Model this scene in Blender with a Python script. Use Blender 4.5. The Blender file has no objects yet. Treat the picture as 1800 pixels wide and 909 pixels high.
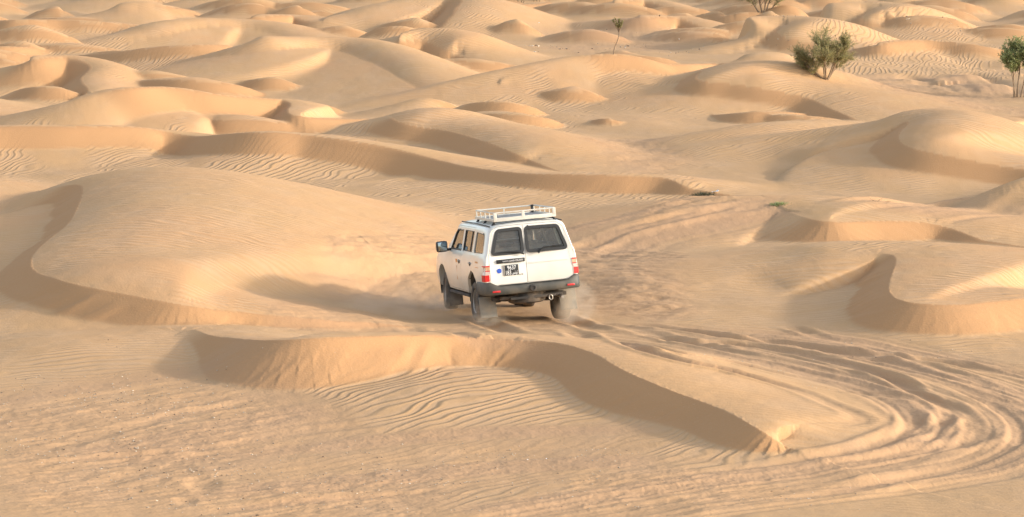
import bpy, bmesh, math, random
import numpy as np
from mathutils import Vector, Matrix, Euler

R = math.radians
scene = bpy.context.scene
col = scene.collection
random.seed(7)
rng = np.random.default_rng(11)

# ------------------------------------------------------------------ camera
CAM_Z, FPX, HOR = 7.0, 5400.0, -100.0        # metres, focal length and horizon row in photo pixels
PITCH = math.atan((454.5 - HOR) / FPX)
cam = bpy.data.cameras.new('camera')
cam.sensor_width = 36.0
cam.lens = FPX / 1800.0 * 36.0
cam.clip_start, cam.clip_end = 0.5, 6000.0
camo = bpy.data.objects.new('camera', cam)
camo.location = (0, 0, CAM_Z)
camo.rotation_euler = (math.pi / 2 - PITCH, 0, 0)
col.objects.link(camo)
scene.camera = camo

# ------------------------------------------------------------------ sky and sun
SUN_EL, SUN_AZ = 16.0, 10.0                  # azimuth: degrees from +x (right) towards the camera
sv = Vector((math.cos(R(SUN_AZ)) * math.cos(R(SUN_EL)), -math.sin(R(SUN_AZ)) * math.cos(R(SUN_EL)), math.sin(R(SUN_EL))))
world = bpy.data.worlds.new('World')
scene.world = world
world.use_nodes = True
nt = world.node_tree
for n in list(nt.nodes): nt.nodes.remove(n)
sky = nt.nodes.new('ShaderNodeTexSky')
sky.sky_type = 'NISHITA'
sky.sun_disc = False
sky.sun_elevation = R(SUN_EL)
sky.sun_rotation = math.atan2(sv.x, sv.y)
sky.air_density = 1.0
sky.dust_density = 2.0
sky.ozone_density = 1.0
bg = nt.nodes.new('ShaderNodeBackground')
bg.inputs['Strength'].default_value = 0.15
wo = nt.nodes.new('ShaderNodeOutputWorld')
hs = nt.nodes.new('ShaderNodeHueSaturation')         # dusty desert air: a paler sky
hs.inputs['Saturation'].default_value = 0.6
nt.links.new(sky.outputs[0], hs.inputs['Color'])
nt.links.new(hs.outputs[0], bg.inputs[0])
nt.links.new(bg.outputs[0], wo.inputs[0])

sun = bpy.data.lights.new('sun', 'SUN')
sun.energy = 1.25
sun.angle = R(2.5)
sun.color = (1.0, 0.93, 0.82)
suno = bpy.data.objects.new('sun', sun)
suno.rotation_euler = sv.to_track_quat('Z', 'Y').to_euler()
suno.location = (60, -30, 40)
col.objects.link(suno)

scene.view_settings.view_transform = 'Standard'
scene.view_settings.look = 'None'
scene.view_settings.gamma = 1.0
scene.view_settings.use_curve_mapping = False
scene.view_settings.exposure = 1.32
scene.render.engine = 'CYCLES'
scene.cycles.max_bounces = 8
scene.cycles.diffuse_bounces = 3
scene.cycles.transparent_max_bounces = 16
scene.cycles.volume_bounces = 1
scene.cycles.use_denoising = True
scene.cycles.use_adaptive_sampling = False
scene.cycles.sample_clamp_indirect = 4.0

# ------------------------------------------------------------------ helpers
def props(o, label=None, cat=None, group=None, kind=None):
    if label: o['label'] = label
    if cat: o['category'] = cat
    if group: o['group'] = group
    if kind: o['kind'] = kind
    return o

def empty(name, loc=(0, 0, 0), rot=(0, 0, 0)):
    o = bpy.data.objects.new(name, None)
    o.location = loc
    o.rotation_euler = rot
    o.empty_display_size = 0.3
    col.objects.link(o)
    return o

def link_mesh(name, me, mat=None, parent=None):
    o = bpy.data.objects.new(name, me)
    if mat is not None and len(me.materials) == 0:
        me.materials.append(mat)
    col.objects.link(o)
    if parent: o.parent = parent
    return o

def from_bm(name, bm, mat=None, parent=None, smooth=None):
    me = bpy.data.meshes.new(name)
    bm.normal_update()
    bm.to_mesh(me)
    bm.free()
    if smooth is not None: smooth_mesh(me, smooth)
    return link_mesh(name, me, mat, parent)

def smooth_mesh(me, ang=35):
    me.polygons.foreach_set('use_smooth', [True] * len(me.polygons))
    me.set_sharp_from_angle(angle=R(ang))

def new_mat(name):
    m = bpy.data.materials.new(name)
    m.use_nodes = True
    return m, m.node_tree, m.node_tree.nodes['Principled BSDF']

def simple_mat(name, base, rough=0.5, metal=0.0, dirt=0.0, dirtcol=(0.42, 0.29, 0.17), scale=6.0, coat=0.0):
    m, t, p = new_mat(name)
    p.inputs['Base Color'].default_value = (*base, 1)
    p.inputs['Roughness'].default_value = rough
    p.inputs['Metallic'].default_value = metal
    if coat: p.inputs['Coat Weight'].default_value = coat
    if dirt > 0:
        tc = t.nodes.new('ShaderNodeTexCoord')
        nz = t.nodes.new('ShaderNodeTexNoise')
        nz.inputs['Scale'].default_value = scale
        nz.inputs['Detail'].default_value = 6
        rp = t.nodes.new('ShaderNodeMapRange')
        rp.inputs['From Min'].default_value = 0.35
        rp.inputs['From Max'].default_value = 0.75
        rp.inputs['To Max'].default_value = dirt
        mx = t.nodes.new('ShaderNodeMix')
        mx.data_type = 'RGBA'
        mx.inputs['A'].default_value = (*base, 1)
        mx.inputs['B'].default_value = (*dirtcol, 1)
        t.links.new(tc.outputs['Object'], nz.inputs['Vector'])
        t.links.new(nz.outputs['Fac'], rp.inputs['Value'])
        t.links.new(rp.outputs[0], mx.inputs['Factor'])
        t.links.new(mx.outputs['Result'], p.inputs['Base Color'])
    return m

# ------------------------------------------------------------------ noise (numpy)
_perm = rng.permutation(4096)
_val = rng.random(4096).astype(np.float32) * 2 - 1
def vnoise(x, y, seed=0):
    x = np.asarray(x, np.float32); y = np.asarray(y, np.float32)
    xi = np.floor(x).astype(np.int64); yi = np.floor(y).astype(np.int64)
    fx = x - xi; fy = y - yi
    ux = fx * fx * fx * (fx * (fx * 6 - 15) + 10); uy = fy * fy * fy * (fy * (fy * 6 - 15) + 10)
    def h(a, b): return _val[(_perm[(a + seed * 131) & 4095] + b * 7 + seed * 17) & 4095] if False else _val[_perm[(_perm[(a + seed * 131) & 4095] + b) & 4095]]
    a = h(xi, yi); b = h(xi + 1, yi); c = h(xi, yi + 1); d = h(xi + 1, yi + 1)
    return (a + (b - a) * ux) * (1 - uy) + (c + (d - c) * ux) * uy

def fbm(x, y, oct=4, seed=0, gain=0.5):
    s = 0; a = 1.0; n = 0
    for i in range(oct):
        s = s + a * vnoise(x, y, seed + i * 3); n += a
        x = x * 2.03 + 17.1; y = y * 2.03 - 9.7; a *= gain
    return s / n

def sstep(a, b, x):
    t = np.clip((x - a) / (b - a), 0, 1)
    return t * t * (3 - 2 * t)
# ------------------------------------------------------------------ terrain
def zbase(x, y):
    t = (y - 72.0) / 10.0
    sp = np.where(t > 20, t, np.log1p(np.exp(np.clip(t, -30, 20)))) * 10.0
    return 0.03 * np.minimum(sp, 130 + 0.35 * np.maximum(sp - 130, 0)) 

_f = np.array((0, math.cos(PITCH), -math.sin(PITCH))); _u = np.array((0, math.sin(PITCH), math.cos(PITCH)))
def ray(px, py):
    d = _f + np.array((1.0, 0, 0)) * (px - 900.0) / FPX + _u * (454.5 - py) / FPX
    return d
def at(px, py, h=0.0):
    """where the sight line through a photo pixel meets the surface lying h above the base plain"""
    d = ray(px, py)
    t = 60.0
    for _ in range(60):
        zt = float(zbase(d[0] * t, d[1] * t)) + h
        t = 0.5 * t + 0.5 * (CAM_Z - zt) / (-d[2])
    return np.array((d[0] * t, d[1] * t, CAM_Z + d[2] * t))

SLIP = 0.62
# brinks: (photo x, photo y, height over the plain, tangent of the lee slope); lee lies right of the line's course
DUNES = {
 'A': (11.0, .5, [(-60,385,.1,.15),(0,366,.35,.2),(60,343,.7,.3),(112,326,1.0,.45),(146,329,1.08),(127,385,1.02),(89,419,.92),(63,442,.84),(55,460,.82),(62,477,.76),(100,491,.80),(162,506,.75),(231,519,.68),(308,534,.59),(370,543,.49),(396,546,.43),(470,553,.35),(560,561,.25),(650,567,.12)]),
 'B': (5.0, .05, [(60,648,0,.1),(160,622,.09,.1),(260,598,.19,.12),(335,578,.32,.25),(365,588,.42,.5),(400,594,.53),(450,598,.68),(520,597,.77),(600,592,.78),(700,589,.73),(760,589,.66),(850,593,.57),(900,596,.55),(950,600,.53),(1000,607,.54),(1040,620,.54),(1100,652,.5),(1170,682,.42),(1240,708,.35),(1300,735,.32),(1340,757,.26),(1370,777,.14),(1382,785,.04)]),
 'C': (9.0, .2, [(1050,548,0,.1),(1180,512,.12,.1),(1310,478,.28,.12),(1420,463,.46,.14),(1486,454,.54,.16),(1550,444,.60,.25),(1576,453,.62),(1570,480,.61),(1563,500,.59),(1568,519,.57),(1585,530,.55),(1629,536,.53),(1685,536,.52),(1740,531,.5),(1800,525,.5),(1880,520,.45),(1980,530,.2),(2050,540,0)]),
 'C2': (8.5, .45, [(1080,440,0,.1),(1180,410,.22,.1),(1290,385,.38,.12),(1372,367,.50,.18),(1402,376,.53,.3),(1427,386,.53,.5),(1460,391,.52),(1505,389,.49),(1580,388,.45),(1636,392,.37),(1673,401,.28),(1711,416,.18),(1730,423,.12)]),
 'D': (9.0, .40, [(1230,290,0,.08),(1333,257,.35,.1),(1467,238,.68,.12),(1540,226,.95,.14),(1592,211,1.22,.3),(1600,214,1.2),(1585,230,1.12),(1580,241,1.03),(1586,253,.95),(1610,263,.88),(1667,275,.75),(1717,285,.62),(1767,293,.52),(1800,298,.47),(1880,312,.35),(1960,330,.2)]),
 'E': (14., .50, [(1060,152,0,.1),(1150,140,.4,.12),(1215,128,.9,.2),(1237,124,1.1,.5),(1227,133,1.05),(1233,143,.98),(1277,147,.92),(1327,153,.84),(1360,160,.72),(1400,167,.6),(1430,175,.48),(1455,188,.36),(1480,199,.25)]),
 'F': (4.0, .10, [(1245,203,0),(1283,200,.18),(1333,197,.25),(1377,197,.22),(1410,199,.1),(1424,202,0)]),
 'G': (9.0, .50, [(560,232,0,.1),(640,215,.2,.12),(682,204,.4,.3),(697,213,.4),(727,222,.36),(750,225,.35),(800,233,.35),(850,248,.36),(883,260,.34),(910,272,.3),(930,281,.22)]),
 'H': (7.0, .00, [(-120,226,1.0),(0,223,1.0),(67,222,1.0),(133,222,.98),(200,222,.94),(250,224,.86),(283,230,.72),(317,237,.62),(350,240,.62),(383,237,.78),(433,233,.95),(483,233,.98),(533,237,.9),(600,245,.82),(650,253,.72),(700,263,.6),(767,280,.44),(810,291,.38),(870,300,.38),(940,306,.40),(1000,306,.44),(1060,308,.44),(1120,308,.44),(1165,311,.40),(1186,317,.34),(1200,327,.26),(1218,333,.18)]),
 'I': (6.0, .00, [(-60,222,0,.15),(0,205,.3,.18),(70,190,.5,.2),(133,176,.65,.25),(167,167,.72,.35),(200,158,.8,.5),(240,154,.82),(283,153,.8),(317,155,.78),(367,163,.7),(417,170,.6),(467,173,.52),(500,175,.48),(513,183,.45),(507,193,.44),(512,202,.42),(533,206,.4),(567,208,.32),(592,209,.25)]),
 'J': (8.0, .10, [(-80,135,.2,.2),(0,120,.45,.25),(30,115,.55,.4),(50,108,.65),(67,103,.7),(100,101,.7),(123,102,.7),(147,108,.68),(163,118,.62),(152,129,.55),(144,137,.5),(148,147,.5),(158,158,.45),(150,168,.35),(135,176,.2)]),
 'K': (12., .50, [(220,135,0,.1),(300,115,.28,.12),(367,102,.5,.13),(433,93,.64,.13),(500,87,.7,.13),(550,85,.7,.13),(600,89,.68,.13),(667,115,.58,.13),(700,136,.48,.13),(737,157,.34,.12)]),
 'L': (12., .60, [(140,93,0,.1),(233,72,.2,.12),(303,60,.32,.14),(345,50,.4,.14),(390,46,.42,.14),(433,49,.4,.14),(490,64,.28,.14),(540,84,.1,.14)]),
 'L2': (6.0, .00, [(100,100,0),(150,96,.3),(200,92,.45),(267,83,.6),(350,79,.65),(400,80,.6),(433,92,.2),(445,96,0)]),
 'M': (8.0, .00, [(-80,40,.4),(0,36,.55),(33,35,.6),(100,35,.6),(167,38,.6),(233,43,.5),(267,50,.3),(283,59,0)]),
 'N': (5.0, .00, [(-80,86,.3),(0,82,.35),(50,83,.3),(80,92,.1),(95,97,0)]),
 'O': (10., .40, [(80,36,0,.1),(120,32,.2,.12),(200,22,.4,.15),(250,14,.5,.2),(292,9,.55),(300,14,.5),(320,15,.4),(341,22,0)]),
 'P': (13., .10, [(385,43,0),(400,36,.3),(433,33,.45),(483,27,.5),(515,28,.42),(540,38,.32),(570,37,.36,.3),(600,31,.42,.16),(667,20,.55,.14),(717,7,.65,.15),(780,-4,.75,.3),(812,-3,.78,.6),(808,12,.74),(797,28,.66),(782,44,.5)]),
 'Q': (12., .90, [(590,84,0,.1),(650,78,.25,.2),(690,77,.4),(717,72,.45),(740,73,.45),(767,80,.42),(785,90,.35),(800,97,.25)]),
 'R': (6.0, .00, [(600,190,0,.1),(733,160,.5,.13),(800,145,.75,.15),(900,122,1.1,.2),(1000,102,1.4,.35),(1067,95,1.5),(1100,96,1.45),(1133,102,1.3),(1167,112,1.0),(1200,113,.9),(1240,112,.7),(1270,112,.5)]),
 'S': (9.0, .80, [(740,170,0,.1),(830,162,.15,.15),(868,157,.3),(887,152,.35),(917,153,.35),(942,160,.32),(960,170,.25)]),
 'T': (8.0, .20, [(975,25,0,.1),(1033,11,.3,.2),(1080,4,.5),(1133,2,.5),(1183,17,.4),(1210,27,.25)]),
 'T2': (8.0, .20, [(980,42,0,.1),(1060,36,.3,.25),(1100,34,.4),(1133,32,.45),(1167,30,.45),(1200,33,.42),(1225,44,.3),(1240,52,.2)]),
 'U': (14., .60, [(1225,85,0,.1),(1300,70,.3,.12),(1350,56,.5,.2),(1372,48,.55,.5),(1365,58,.55),(1385,68,.5),(1430,78,.4)]),
 'V': (14., .50, [(1360,58,0,.1),(1440,44,.3,.12),(1510,26,.55,.2),(1525,20,.6,.5),(1515,32,.58),(1530,42,.5),(1580,52,.35)]),
 'W': (6.0, .00, [(1480,92,0),(1533,80,.35),(1567,73,.42),(1617,70,.42),(1667,73,.4),(1720,80,.35),(1767,88,.2),(1800,97,0)]),
 'X': (7.0, .00, [(1560,6,0),(1583,8,.25),(1633,15,.3),(1700,15,.3),(1730,9,.2),(1750,6,0)]),
 'Y': (6.0, .00, [(1240,35,0),(1275,28,.3),(1310,22,.4),(1350,22,.4),(1390,32,.2),(1400,36,0)]),
 'Z': (6.0, .00, [(840,5,0),(852,14,.35),(890,13,.35),(920,8,.3),(950,6,.2),(965,3,0)]),
 'AA': (5.0, .00, [(1560,368,0,.15),(1690,352,.15,.2),(1740,335,.3,.25),(1800,316,.45,.3),(1880,300,.5,.3),(1960,300,0,.3)]),
 'AG': (5.0, .00, [(1035,216,0),(1052,209,.16),(1072,208,.2),(1090,213,.16),(1100,219,.05)]),
 'AH': (7.0, .10, [(1060,262,0,.1),(1200,243,.2,.12),(1330,228,.32,.12),(1420,217,.34,.14),(1480,213,.22,.12),(1530,213,.05,.1)]),
 'AI': (6.0, .10, [(1060,186,0,.1),(1130,172,.2,.13),(1195,160,.32,.15),(1225,160,.34,.4),(1248,168,.25),(1262,178,.12)]),
 'AJ': (6.0, .10, [(640,196,0,.1),(690,184,.18,.13),(740,175,.28,.2),(775,176,.28),(800,184,.2),(812,192,.1)]),
 'AK': (7.0, .10, [(1230,120,0,.1),(1290,108,.2,.13),(1340,98,.32,.15),(1380,92,.34,.4),(1392,100,.28),(1420,108,.15)]),
 'AF': (8.0, .10, [(1700,200,0),(1722,206,.3),(1745,217,.35),(1770,228,.35),(1795,242,.25),(1830,255,0)]),
}

def resample(P, n=7):
    """Catmull-Rom through the rows of P (any number of columns)"""
    P = np.asarray(P, float)
    Q = np.vstack([2 * P[0] - P[1], P, 2 * P[-1] - P[-2]])
    out = []
    for i in range(1, len(Q) - 2):
        a, b, c, d = Q[i - 1], Q[i], Q[i + 1], Q[i + 2]
        for k in range(n):
            t = k / n
            out.append(0.5 * (2 * b + (c - a) * t + (2 * a - 5 * b + 4 * c - d) * t * t + (3 * b - a - 3 * c + d) * t ** 3))
    out.append(P[-1])
    return np.array(out)

def even(P, step):
    s = np.concatenate([[0], np.cumsum(np.hypot(*np.diff(P[:, :2], axis=0).T))])
    n = max(8, int(s[-1] / step))
    t = np.linspace(0, s[-1], n)
    return np.stack([np.interp(t, s, P[:, k]) for k in range(P.shape[1])], 1), t

def nearest(C, T, X, Y):
    """index of the nearest sample, signed distance (+ right of course), offset along"""
    n = len(X)
    idx = np.empty(n, np.int64)
    cx, cy = C[:, 0].astype(np.float32), C[:, 1].astype(np.float32)
    for a in range(0, n, 60000):
        x = X[a:a + 60000, None]; y = Y[a:a + 60000, None]
        idx[a:a + 60000] = np.argmin((x - cx) ** 2 + (y - cy) ** 2, 1)
    rx = X - C[idx, 0]; ry = Y - C[idx, 1]
    al = rx * T[idx, 0] + ry * T[idx, 1]
    cr = rx * T[idx, 1] - ry * T[idx, 0]
    d = np.hypot(rx, ry)
    inner = np.ones(n, bool)
    inner[(idx == 0) & (al < 0)] = False
    inner[(idx == len(C) - 1) & (al > 0)] = False
    sd = np.where(inner & (np.abs(al) < 0.5), np.abs(cr), d) * np.where(cr >= 0, 1, -1)
    return idx, sd, al, inner

def smax(a, b, k):
    h = np.maximum(k - np.abs(a - b), 0) / k
    return np.maximum(a, b) + h * h * k * 0.25

class Dune:
    def __init__(self, L, bulge, W, smooth=True, ap=0.4):
        self.ap = ap
        P = resample(W)
        S, s = even(P, 0.14)
        if smooth and len(S) > 12:                 # take the corners out of the brink
            sg = max(2.6, 0.0030 * S[:, 1].mean() / 0.14)
            m = int(sg * 3); kx = np.exp(-0.5 * (np.arange(-m, m + 1) / sg) ** 2); kx /= kx.sum()
            m = min(m, len(S) - 2); c0 = (len(kx) - 1) // 2; kx = kx[c0 - m:c0 + m + 1]; kx /= kx.sum()
            pad = np.vstack([2 * S[0] - S[m:0:-1], S, 2 * S[-1] - S[-2:-m - 2:-1]])
            S = np.stack([np.convolve(pad[:, k], kx, 'valid') for k in range(4)], 1)
            s = np.concatenate([[0], np.cumsum(np.hypot(*np.diff(S[:, :2], axis=0).T))])
        def tail(Q):                               # runs the brink out at zero height
            nt_ = 24 if Q[0, 1] < 66 else 38
            acc = np.cumsum(np.hypot(*np.diff(Q[:, :2], axis=0).T))
            k = min(len(Q) - 1, int(np.searchsorted(acc, 2.0)) + 1)
            v = Q[0, :2] - Q[k, :2]; v /= np.linalg.norm(v) + 1e-9
            e = np.repeat(Q[:1], nt_, 0)
            e[:, :2] += v * (np.arange(1, nt_ + 1)[:, None] * 0.25); k_ = np.linspace(.03, 1.3, nt_); e[:, 2] = e[:, 2] * (1 - k_) - (.5 if Q[0, 2] < .12 else .2 + .25 * min(1, Q[0, 2])) * k_
            return e
        S = np.vstack([tail(S)[::-1], S, tail(S[::-1])])
        s = np.concatenate([[0], np.cumsum(np.hypot(*np.diff(S[:, :2], axis=0).T))])
        self.C = S[:, :2]; self.H = S[:, 2].copy(); self.tan = np.clip(S[:, 3], 0.05, SLIP); self.s = s
        T = np.gradient(self.C, axis=0); self.T = T / np.linalg.norm(T, axis=1)[:, None]
        g_ = np.maximum(np.gradient(s), 1e-3); self.dH = np.gradient(self.H) / g_; self.dt = np.gradient(self.tan) / g_
        self.L = L; self.b = bulge; self.Hm = self.H.max()
    def eval(self, X, Y, seed):
        C, H, tn = self.C, self.H, self.tan
        idx, sd, al, inner = nearest(C, self.T, X, Y)
        ac = np.clip(al, -.2, .2)
        h = H[idx] + self.dH[idx] * ac; t = np.clip(tn[idx] + self.dt[idx] * ac, .05, SLIP)
        lee = sd > 0
        # heights averaged softly over the brink, so that creases fade with the distance from it
        d = np.abs(sd)
        hs = h.copy(); ts = t.copy()
        far = np.where(d > 0.25)[0]
        C3, H3, t3 = C[::3].astype(np.float32), H[::3].astype(np.float32), tn[::3].astype(np.float32)
        cx, cy = C3[:, 0], C3[:, 1]
        ds = d.copy()
        for a in range(0, len(far), 30000):
            f = far[a:a + 30000]
            dd = (X[f, None] - cx) ** 2 + (Y[f, None] - cy) ** 2
            sg = (0.30 * d[f, None]) ** 2 + 0.02
            w = np.exp(-np.minimum((dd - dd.min(1, keepdims=True)) / (2 * sg), 40))
            ws = w.sum(1)
            hs[f] = (w @ H3) / ws
            ts[f] = (w @ t3) / ws
        m = sstep(0.25, 0.8, d)
        h2 = h * (1 - m) + hs * m; t2 = t * (1 - m) + ts * m
        # lee
        s = self.s[idx] + al
        steep = sstep(0.35, 0.55, t2)
        wob = 0.05 * vnoise(s * 0.7, s * 0 + seed, 5)
        row = 0.35 * Y * Y / (3072.0 * np.maximum(CAM_Z - 0.03 * np.maximum(Y - 72, 0), 3))
        row = .65 * row; dr = np.where(d < row, d * d / (2 * row), d - row / 2); row = row / .65
        zl = h2 - t2 * (dr + wob * steep * sstep(0, .3, d))
        row = 0.42 * Y * Y / (3072.0 * np.maximum(CAM_Z - 0.03 * np.maximum(Y - 72, 0), 3))
        q = s + 0.25 * vnoise(s * 1.9, d * 0.5, 14) + 0.5 * vnoise(s * 0.45, d * 0.3, 12) + 0.9 * d
        fl = 0
        for fr, am, sd_ in ((1.1, 0.012, 7), (2.7, 0.013, 8), (5.3, 0.011, 9), (9.1, 0.007, 10)):
            fl = fl + am * vnoise(q * fr, d * 0.35 + 7, sd_) * (1 - sstep(0.25, 0.5, row * fr))
        patch = 0.35 + 0.75 * np.clip(0.5 + vnoise(s * 0.35, s * 0 + seed, 13), 0, 1)
        zl = zl + 1.7 * steep * fl * patch * sstep(0.02, 0.5, d) * np.clip(h2 / 0.4, 0, 1)
        ap = np.maximum(h2 - self.ap, 0.15 * h2) - 0.12 * d - 0.03 * steep          # the rippled apron below the slip face
        slipf = sstep(-0.02, 0.05, zl - ap)
        zl = np.where(t2 > .14, smax(zl, ap, 0.06), zl)
        # stoss
        L = self.L * (0.62 + 0.38 * np.clip(h2 / self.Hm, 0, 1))
        u = d / L
        uc = np.clip(u, 0, 1)
        zs = h2 * ((1 - uc) ** 2 * (1 + 2 * uc) + self.b * 6.75 * uc * (1 - uc) ** 2) - 0.12 * np.maximum(d - L, 0)
        z = np.where(lee, zl, zs)
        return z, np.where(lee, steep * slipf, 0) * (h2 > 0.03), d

def world_pts(pts):
    out = []
    for p in pts:
        w = at(p[0], p[1], p[2])
        out.append((w[0], w[1], p[2], p[3] if len(p) > 3 else SLIP))
    return out
dunes = []
for key, (L, b, p) in DUNES.items():
    far = key not in ('A', 'B', 'C', 'C2')
    if far:
        L *= 0.8 if key in ('D', 'E', 'G', 'H', 'I', 'R', 'AH') else 0.58; b += .05
        if key not in ('D', 'E', 'H', 'R'):        # summits stand highest, the horns run down
            im = max(range(len(p)), key=lambda i: p[i][2])
            p = [(q[0], q[1], q[2] * (1.8 if i <= im else 1.8 - .6 * (i - im) / max(1, len(p) - 1 - im)), *q[3:]) for i, q in enumerate(p)]
    dunes.append(Dune(L, b, world_pts(p), ap={'A': .32, 'B': .80, 'C': .34, 'C2': .34, 'H': .44, 'I': .55, 'J': .6, 'P': .8, 'R': .45, 'G': .30, 'E': .32, 'D': .34}.get(key, .34)))
# more dunes of the same make outside the picture, so that a step aside still looks on dunes
r2 = random.Random(5)
for _ in range(70):
    d = r2.uniform(66, 290)
    a = r2.choice((-1, 1)) * r2.uniform(12.8, 17.5) if d < 195 else r2.uniform(-15, 15)
    cx, cy = d * math.sin(R(a)), d * math.cos(R(a))
    hh = r2.uniform(.4, 1.0); w = r2.uniform(3, 7)
    W = []
    for k in range(9):
        t = k / 8
        ang = R(205 + 190 * (t - .5) * .55)
        W.append((cx + w * (t - .5) * 1.6 + r2.uniform(-.3, .3), cy - 2.5 * w * (t - .5) + 3 * math.sin(t * 3.1), hh * math.sin(math.pi * min(1, max(0, t))) ** .7, SLIP))
    dunes.append(Dune(r2.uniform(7, 12), r2.uniform(0, .5), W))

# broad swells of the floor: photo x, photo y, height, half width, half depth
SWELL = [(210,590,.30,3.2,4.0), (810,665,.22,1.6,2.0)]
SWELL_W = [(*at(a, b, c)[:2], c, rx, ry) for (a, b, c, rx, ry) in SWELL]
# small crescents filling the far field
r3 = random.Random(12)
for _ in range(170):
    Yd = r3.uniform(100, 205); px_ = r3.uniform(-150, 1950)
    if px_ > 1380 and 108 < Yd < 150: continue
    cx = (px_ - 900) / FPX * Yd; w = r3.uniform(1.4, 3.4); hh = r3.uniform(.35, .75) * (1 + .5 * (Yd > 140))
    W = []
    for k in range(8):
        q = k / 7 - .5
        W.append((cx + w * q * 1.9 + r3.uniform(-.1, .1), Yd + w * (.9 * (q + .12) ** 2 * 4 - .6) - 1.6 * w * q + r3.uniform(-.15, .15), hh * math.cos(q * 2.6) ** .8 if abs(q) < .5 else 0, SLIP if k > 1 else .3))
    dunes.append(Dune(r3.uniform(3.5, 7), r3.uniform(0, .4), W, ap=.3))

def macro(X, Y):
    """dune heights over the plain, and the slip-face mask"""
    z = (0.10 + 0.22 * sstep(68, 95, Y)) * fbm((X + .5 * Y) / 8, (Y - .3 * X) / 10, 3, 40, .45) + 0.04 * fbm(X / 3, Y / 4, 2, 50)
    for (sx, sy, sh, srx, sry) in SWELL_W:
        z = z + sh * np.exp(-((X - sx) / srx) ** 2 - ((Y - sy) / sry) ** 2)
    slip = np.zeros_like(X); bd = np.full(len(X), 9.0)
    for i, D in enumerate(dunes):
        lo = D.C.min(0) - D.L - 2; hi = D.C.max(0) + D.L + 2
        w = np.where((X > lo[0]) & (X < hi[0]) & (Y > lo[1]) & (Y < hi[1]))[0]
        if len(w) == 0: continue
        zd, sl, d = D.eval(X[w].astype(np.float32), Y[w].astype(np.float32), i * 7)
        old = z[w]
        k = 0.10 + 0.0 * old
        z[w] = smax(old, zd, k)
        g = sstep(-0.02, 0.04, zd - old)
        slip[w] = slip[w] * (1 - g) + sl * g
        bd[w] = bd[w] * (1 - g) + np.minimum(d, 9) * g
    return z, slip, bd

# the polar grid: dense inside the view, coarse outside it, one sheet to the horizon
QUAL = 1.0
ang = np.concatenate([np.linspace(-180, -40, 29)[:-1], np.linspace(-40, -12.5, 60)[:-1], np.linspace(-12.5, 12.5, int(1180 * QUAL)), np.linspace(12.5, 40, 60)[1:], np.linspace(40, 180, 29)[1:-1]])
rr = [2.0]
while rr[-1] < 3000:
    r = rr[-1]
    hz = max(CAM_Z - 0.03 * max(r - 72, 0) * (r < 205), 3.0)
    if r < 36: st = max(0.4, (36 - r) * 0.18)
    elif r < 205: st = 0.35 / QUAL * r * r / (3072.0 * hz)
    else: st = 0.012 * r if r < 300 else 0.06 * r
    rr.append(r + st)
rr = np.array(rr)
A_, R_ = np.meshgrid(np.radians(ang), rr)
GX = (R_ * np.sin(A_)).ravel(); GY = (R_ * np.cos(A_)).ravel()
NR, NA = R_.shape
GZ, GS, GB = macro(GX, GY)
ROW = np.gradient(rr)[:, None].repeat(NA, 1).ravel()
near = (np.abs(A_.ravel()) < R(12.6)) & (R_.ravel() > 34) & (R_.ravel() < 210)

def zat(x, y):
    z, _, _ = macro(np.array([x], float), np.array([y], float))
    return float(z[0] + zbase(np.array([x]), np.array([y]))[0])

def hit(px, py):
    """the point of the built dunes that a photo pixel looks at"""
    d = ray(px, py)
    ts = np.linspace(34, 230, 1500)
    X, Y, Z = d[0] * ts, d[1] * ts, CAM_Z + d[2] * ts
    z, _, _ = macro(X, Y)
    z = z + zbase(X, Y)
    k = np.argmax(Z < z)
    if k == 0: k = len(ts) - 1
    a = (Z[k - 1] - z[k - 1]) / max(1e-6, (Z[k - 1] - z[k - 1]) + (z[k] - Z[k]))
    t = ts[k - 1] + a * (ts[k] - ts[k - 1])
    return np.array((d[0] * t, d[1] * t, CAM_Z + d[2] * t))
MAC = GZ.copy()
# ------------------------------------------------------------------ car stand
CAR_YAW = R(13.0)
CAR_P = at(916, 556, 0.0)                     # ground under the rear axle's middle
CAR_PITCH = R(-1.8)
fw = np.array((-math.sin(CAR_YAW), math.cos(CAR_YAW))); rt = np.array((math.cos(CAR_YAW), math.sin(CAR_YAW)))
def car_local(X, Y):
    dx, dy = X - CAR_P[0], Y - CAR_P[1]
    return dx * rt[0] + dy * rt[1], dx * fw[0] + dy * fw[1]
lx, ly = car_local(GX, GY)
plane = 0.0 + math.tan(CAR_PITCH) * ly - zbase(GX, GY)
wgt = (1 - sstep(1.0, 3.2, np.abs(lx))) * (1 - sstep(2.3, 5.0, np.abs(ly - 1.4)))
GZ = GZ * (1 - wgt) + plane * wgt

# ------------------------------------------------------------------ wheel tracks, churned sand, ripples
def band(pts, half, X, Y):
    W = np.array([hit(*p)[:2] for p in pts])
    S, s = even(resample(W), 0.25)
    T = np.gradient(S, axis=0); T /= np.linalg.norm(T, axis=1)[:, None]
    lo = S.min(0) - half - 1; hi = S.max(0) + half + 1
    w = np.where((X > lo[0]) & (X < hi[0]) & (Y > lo[1]) & (Y < hi[1]) & near)[0]
    idx, sd, al, inner = nearest(S, T, X[w].astype(np.float32), Y[w].astype(np.float32))
    return w, sd, s[idx] + al, np.where(inner, 1, 0), s[-1]

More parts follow.
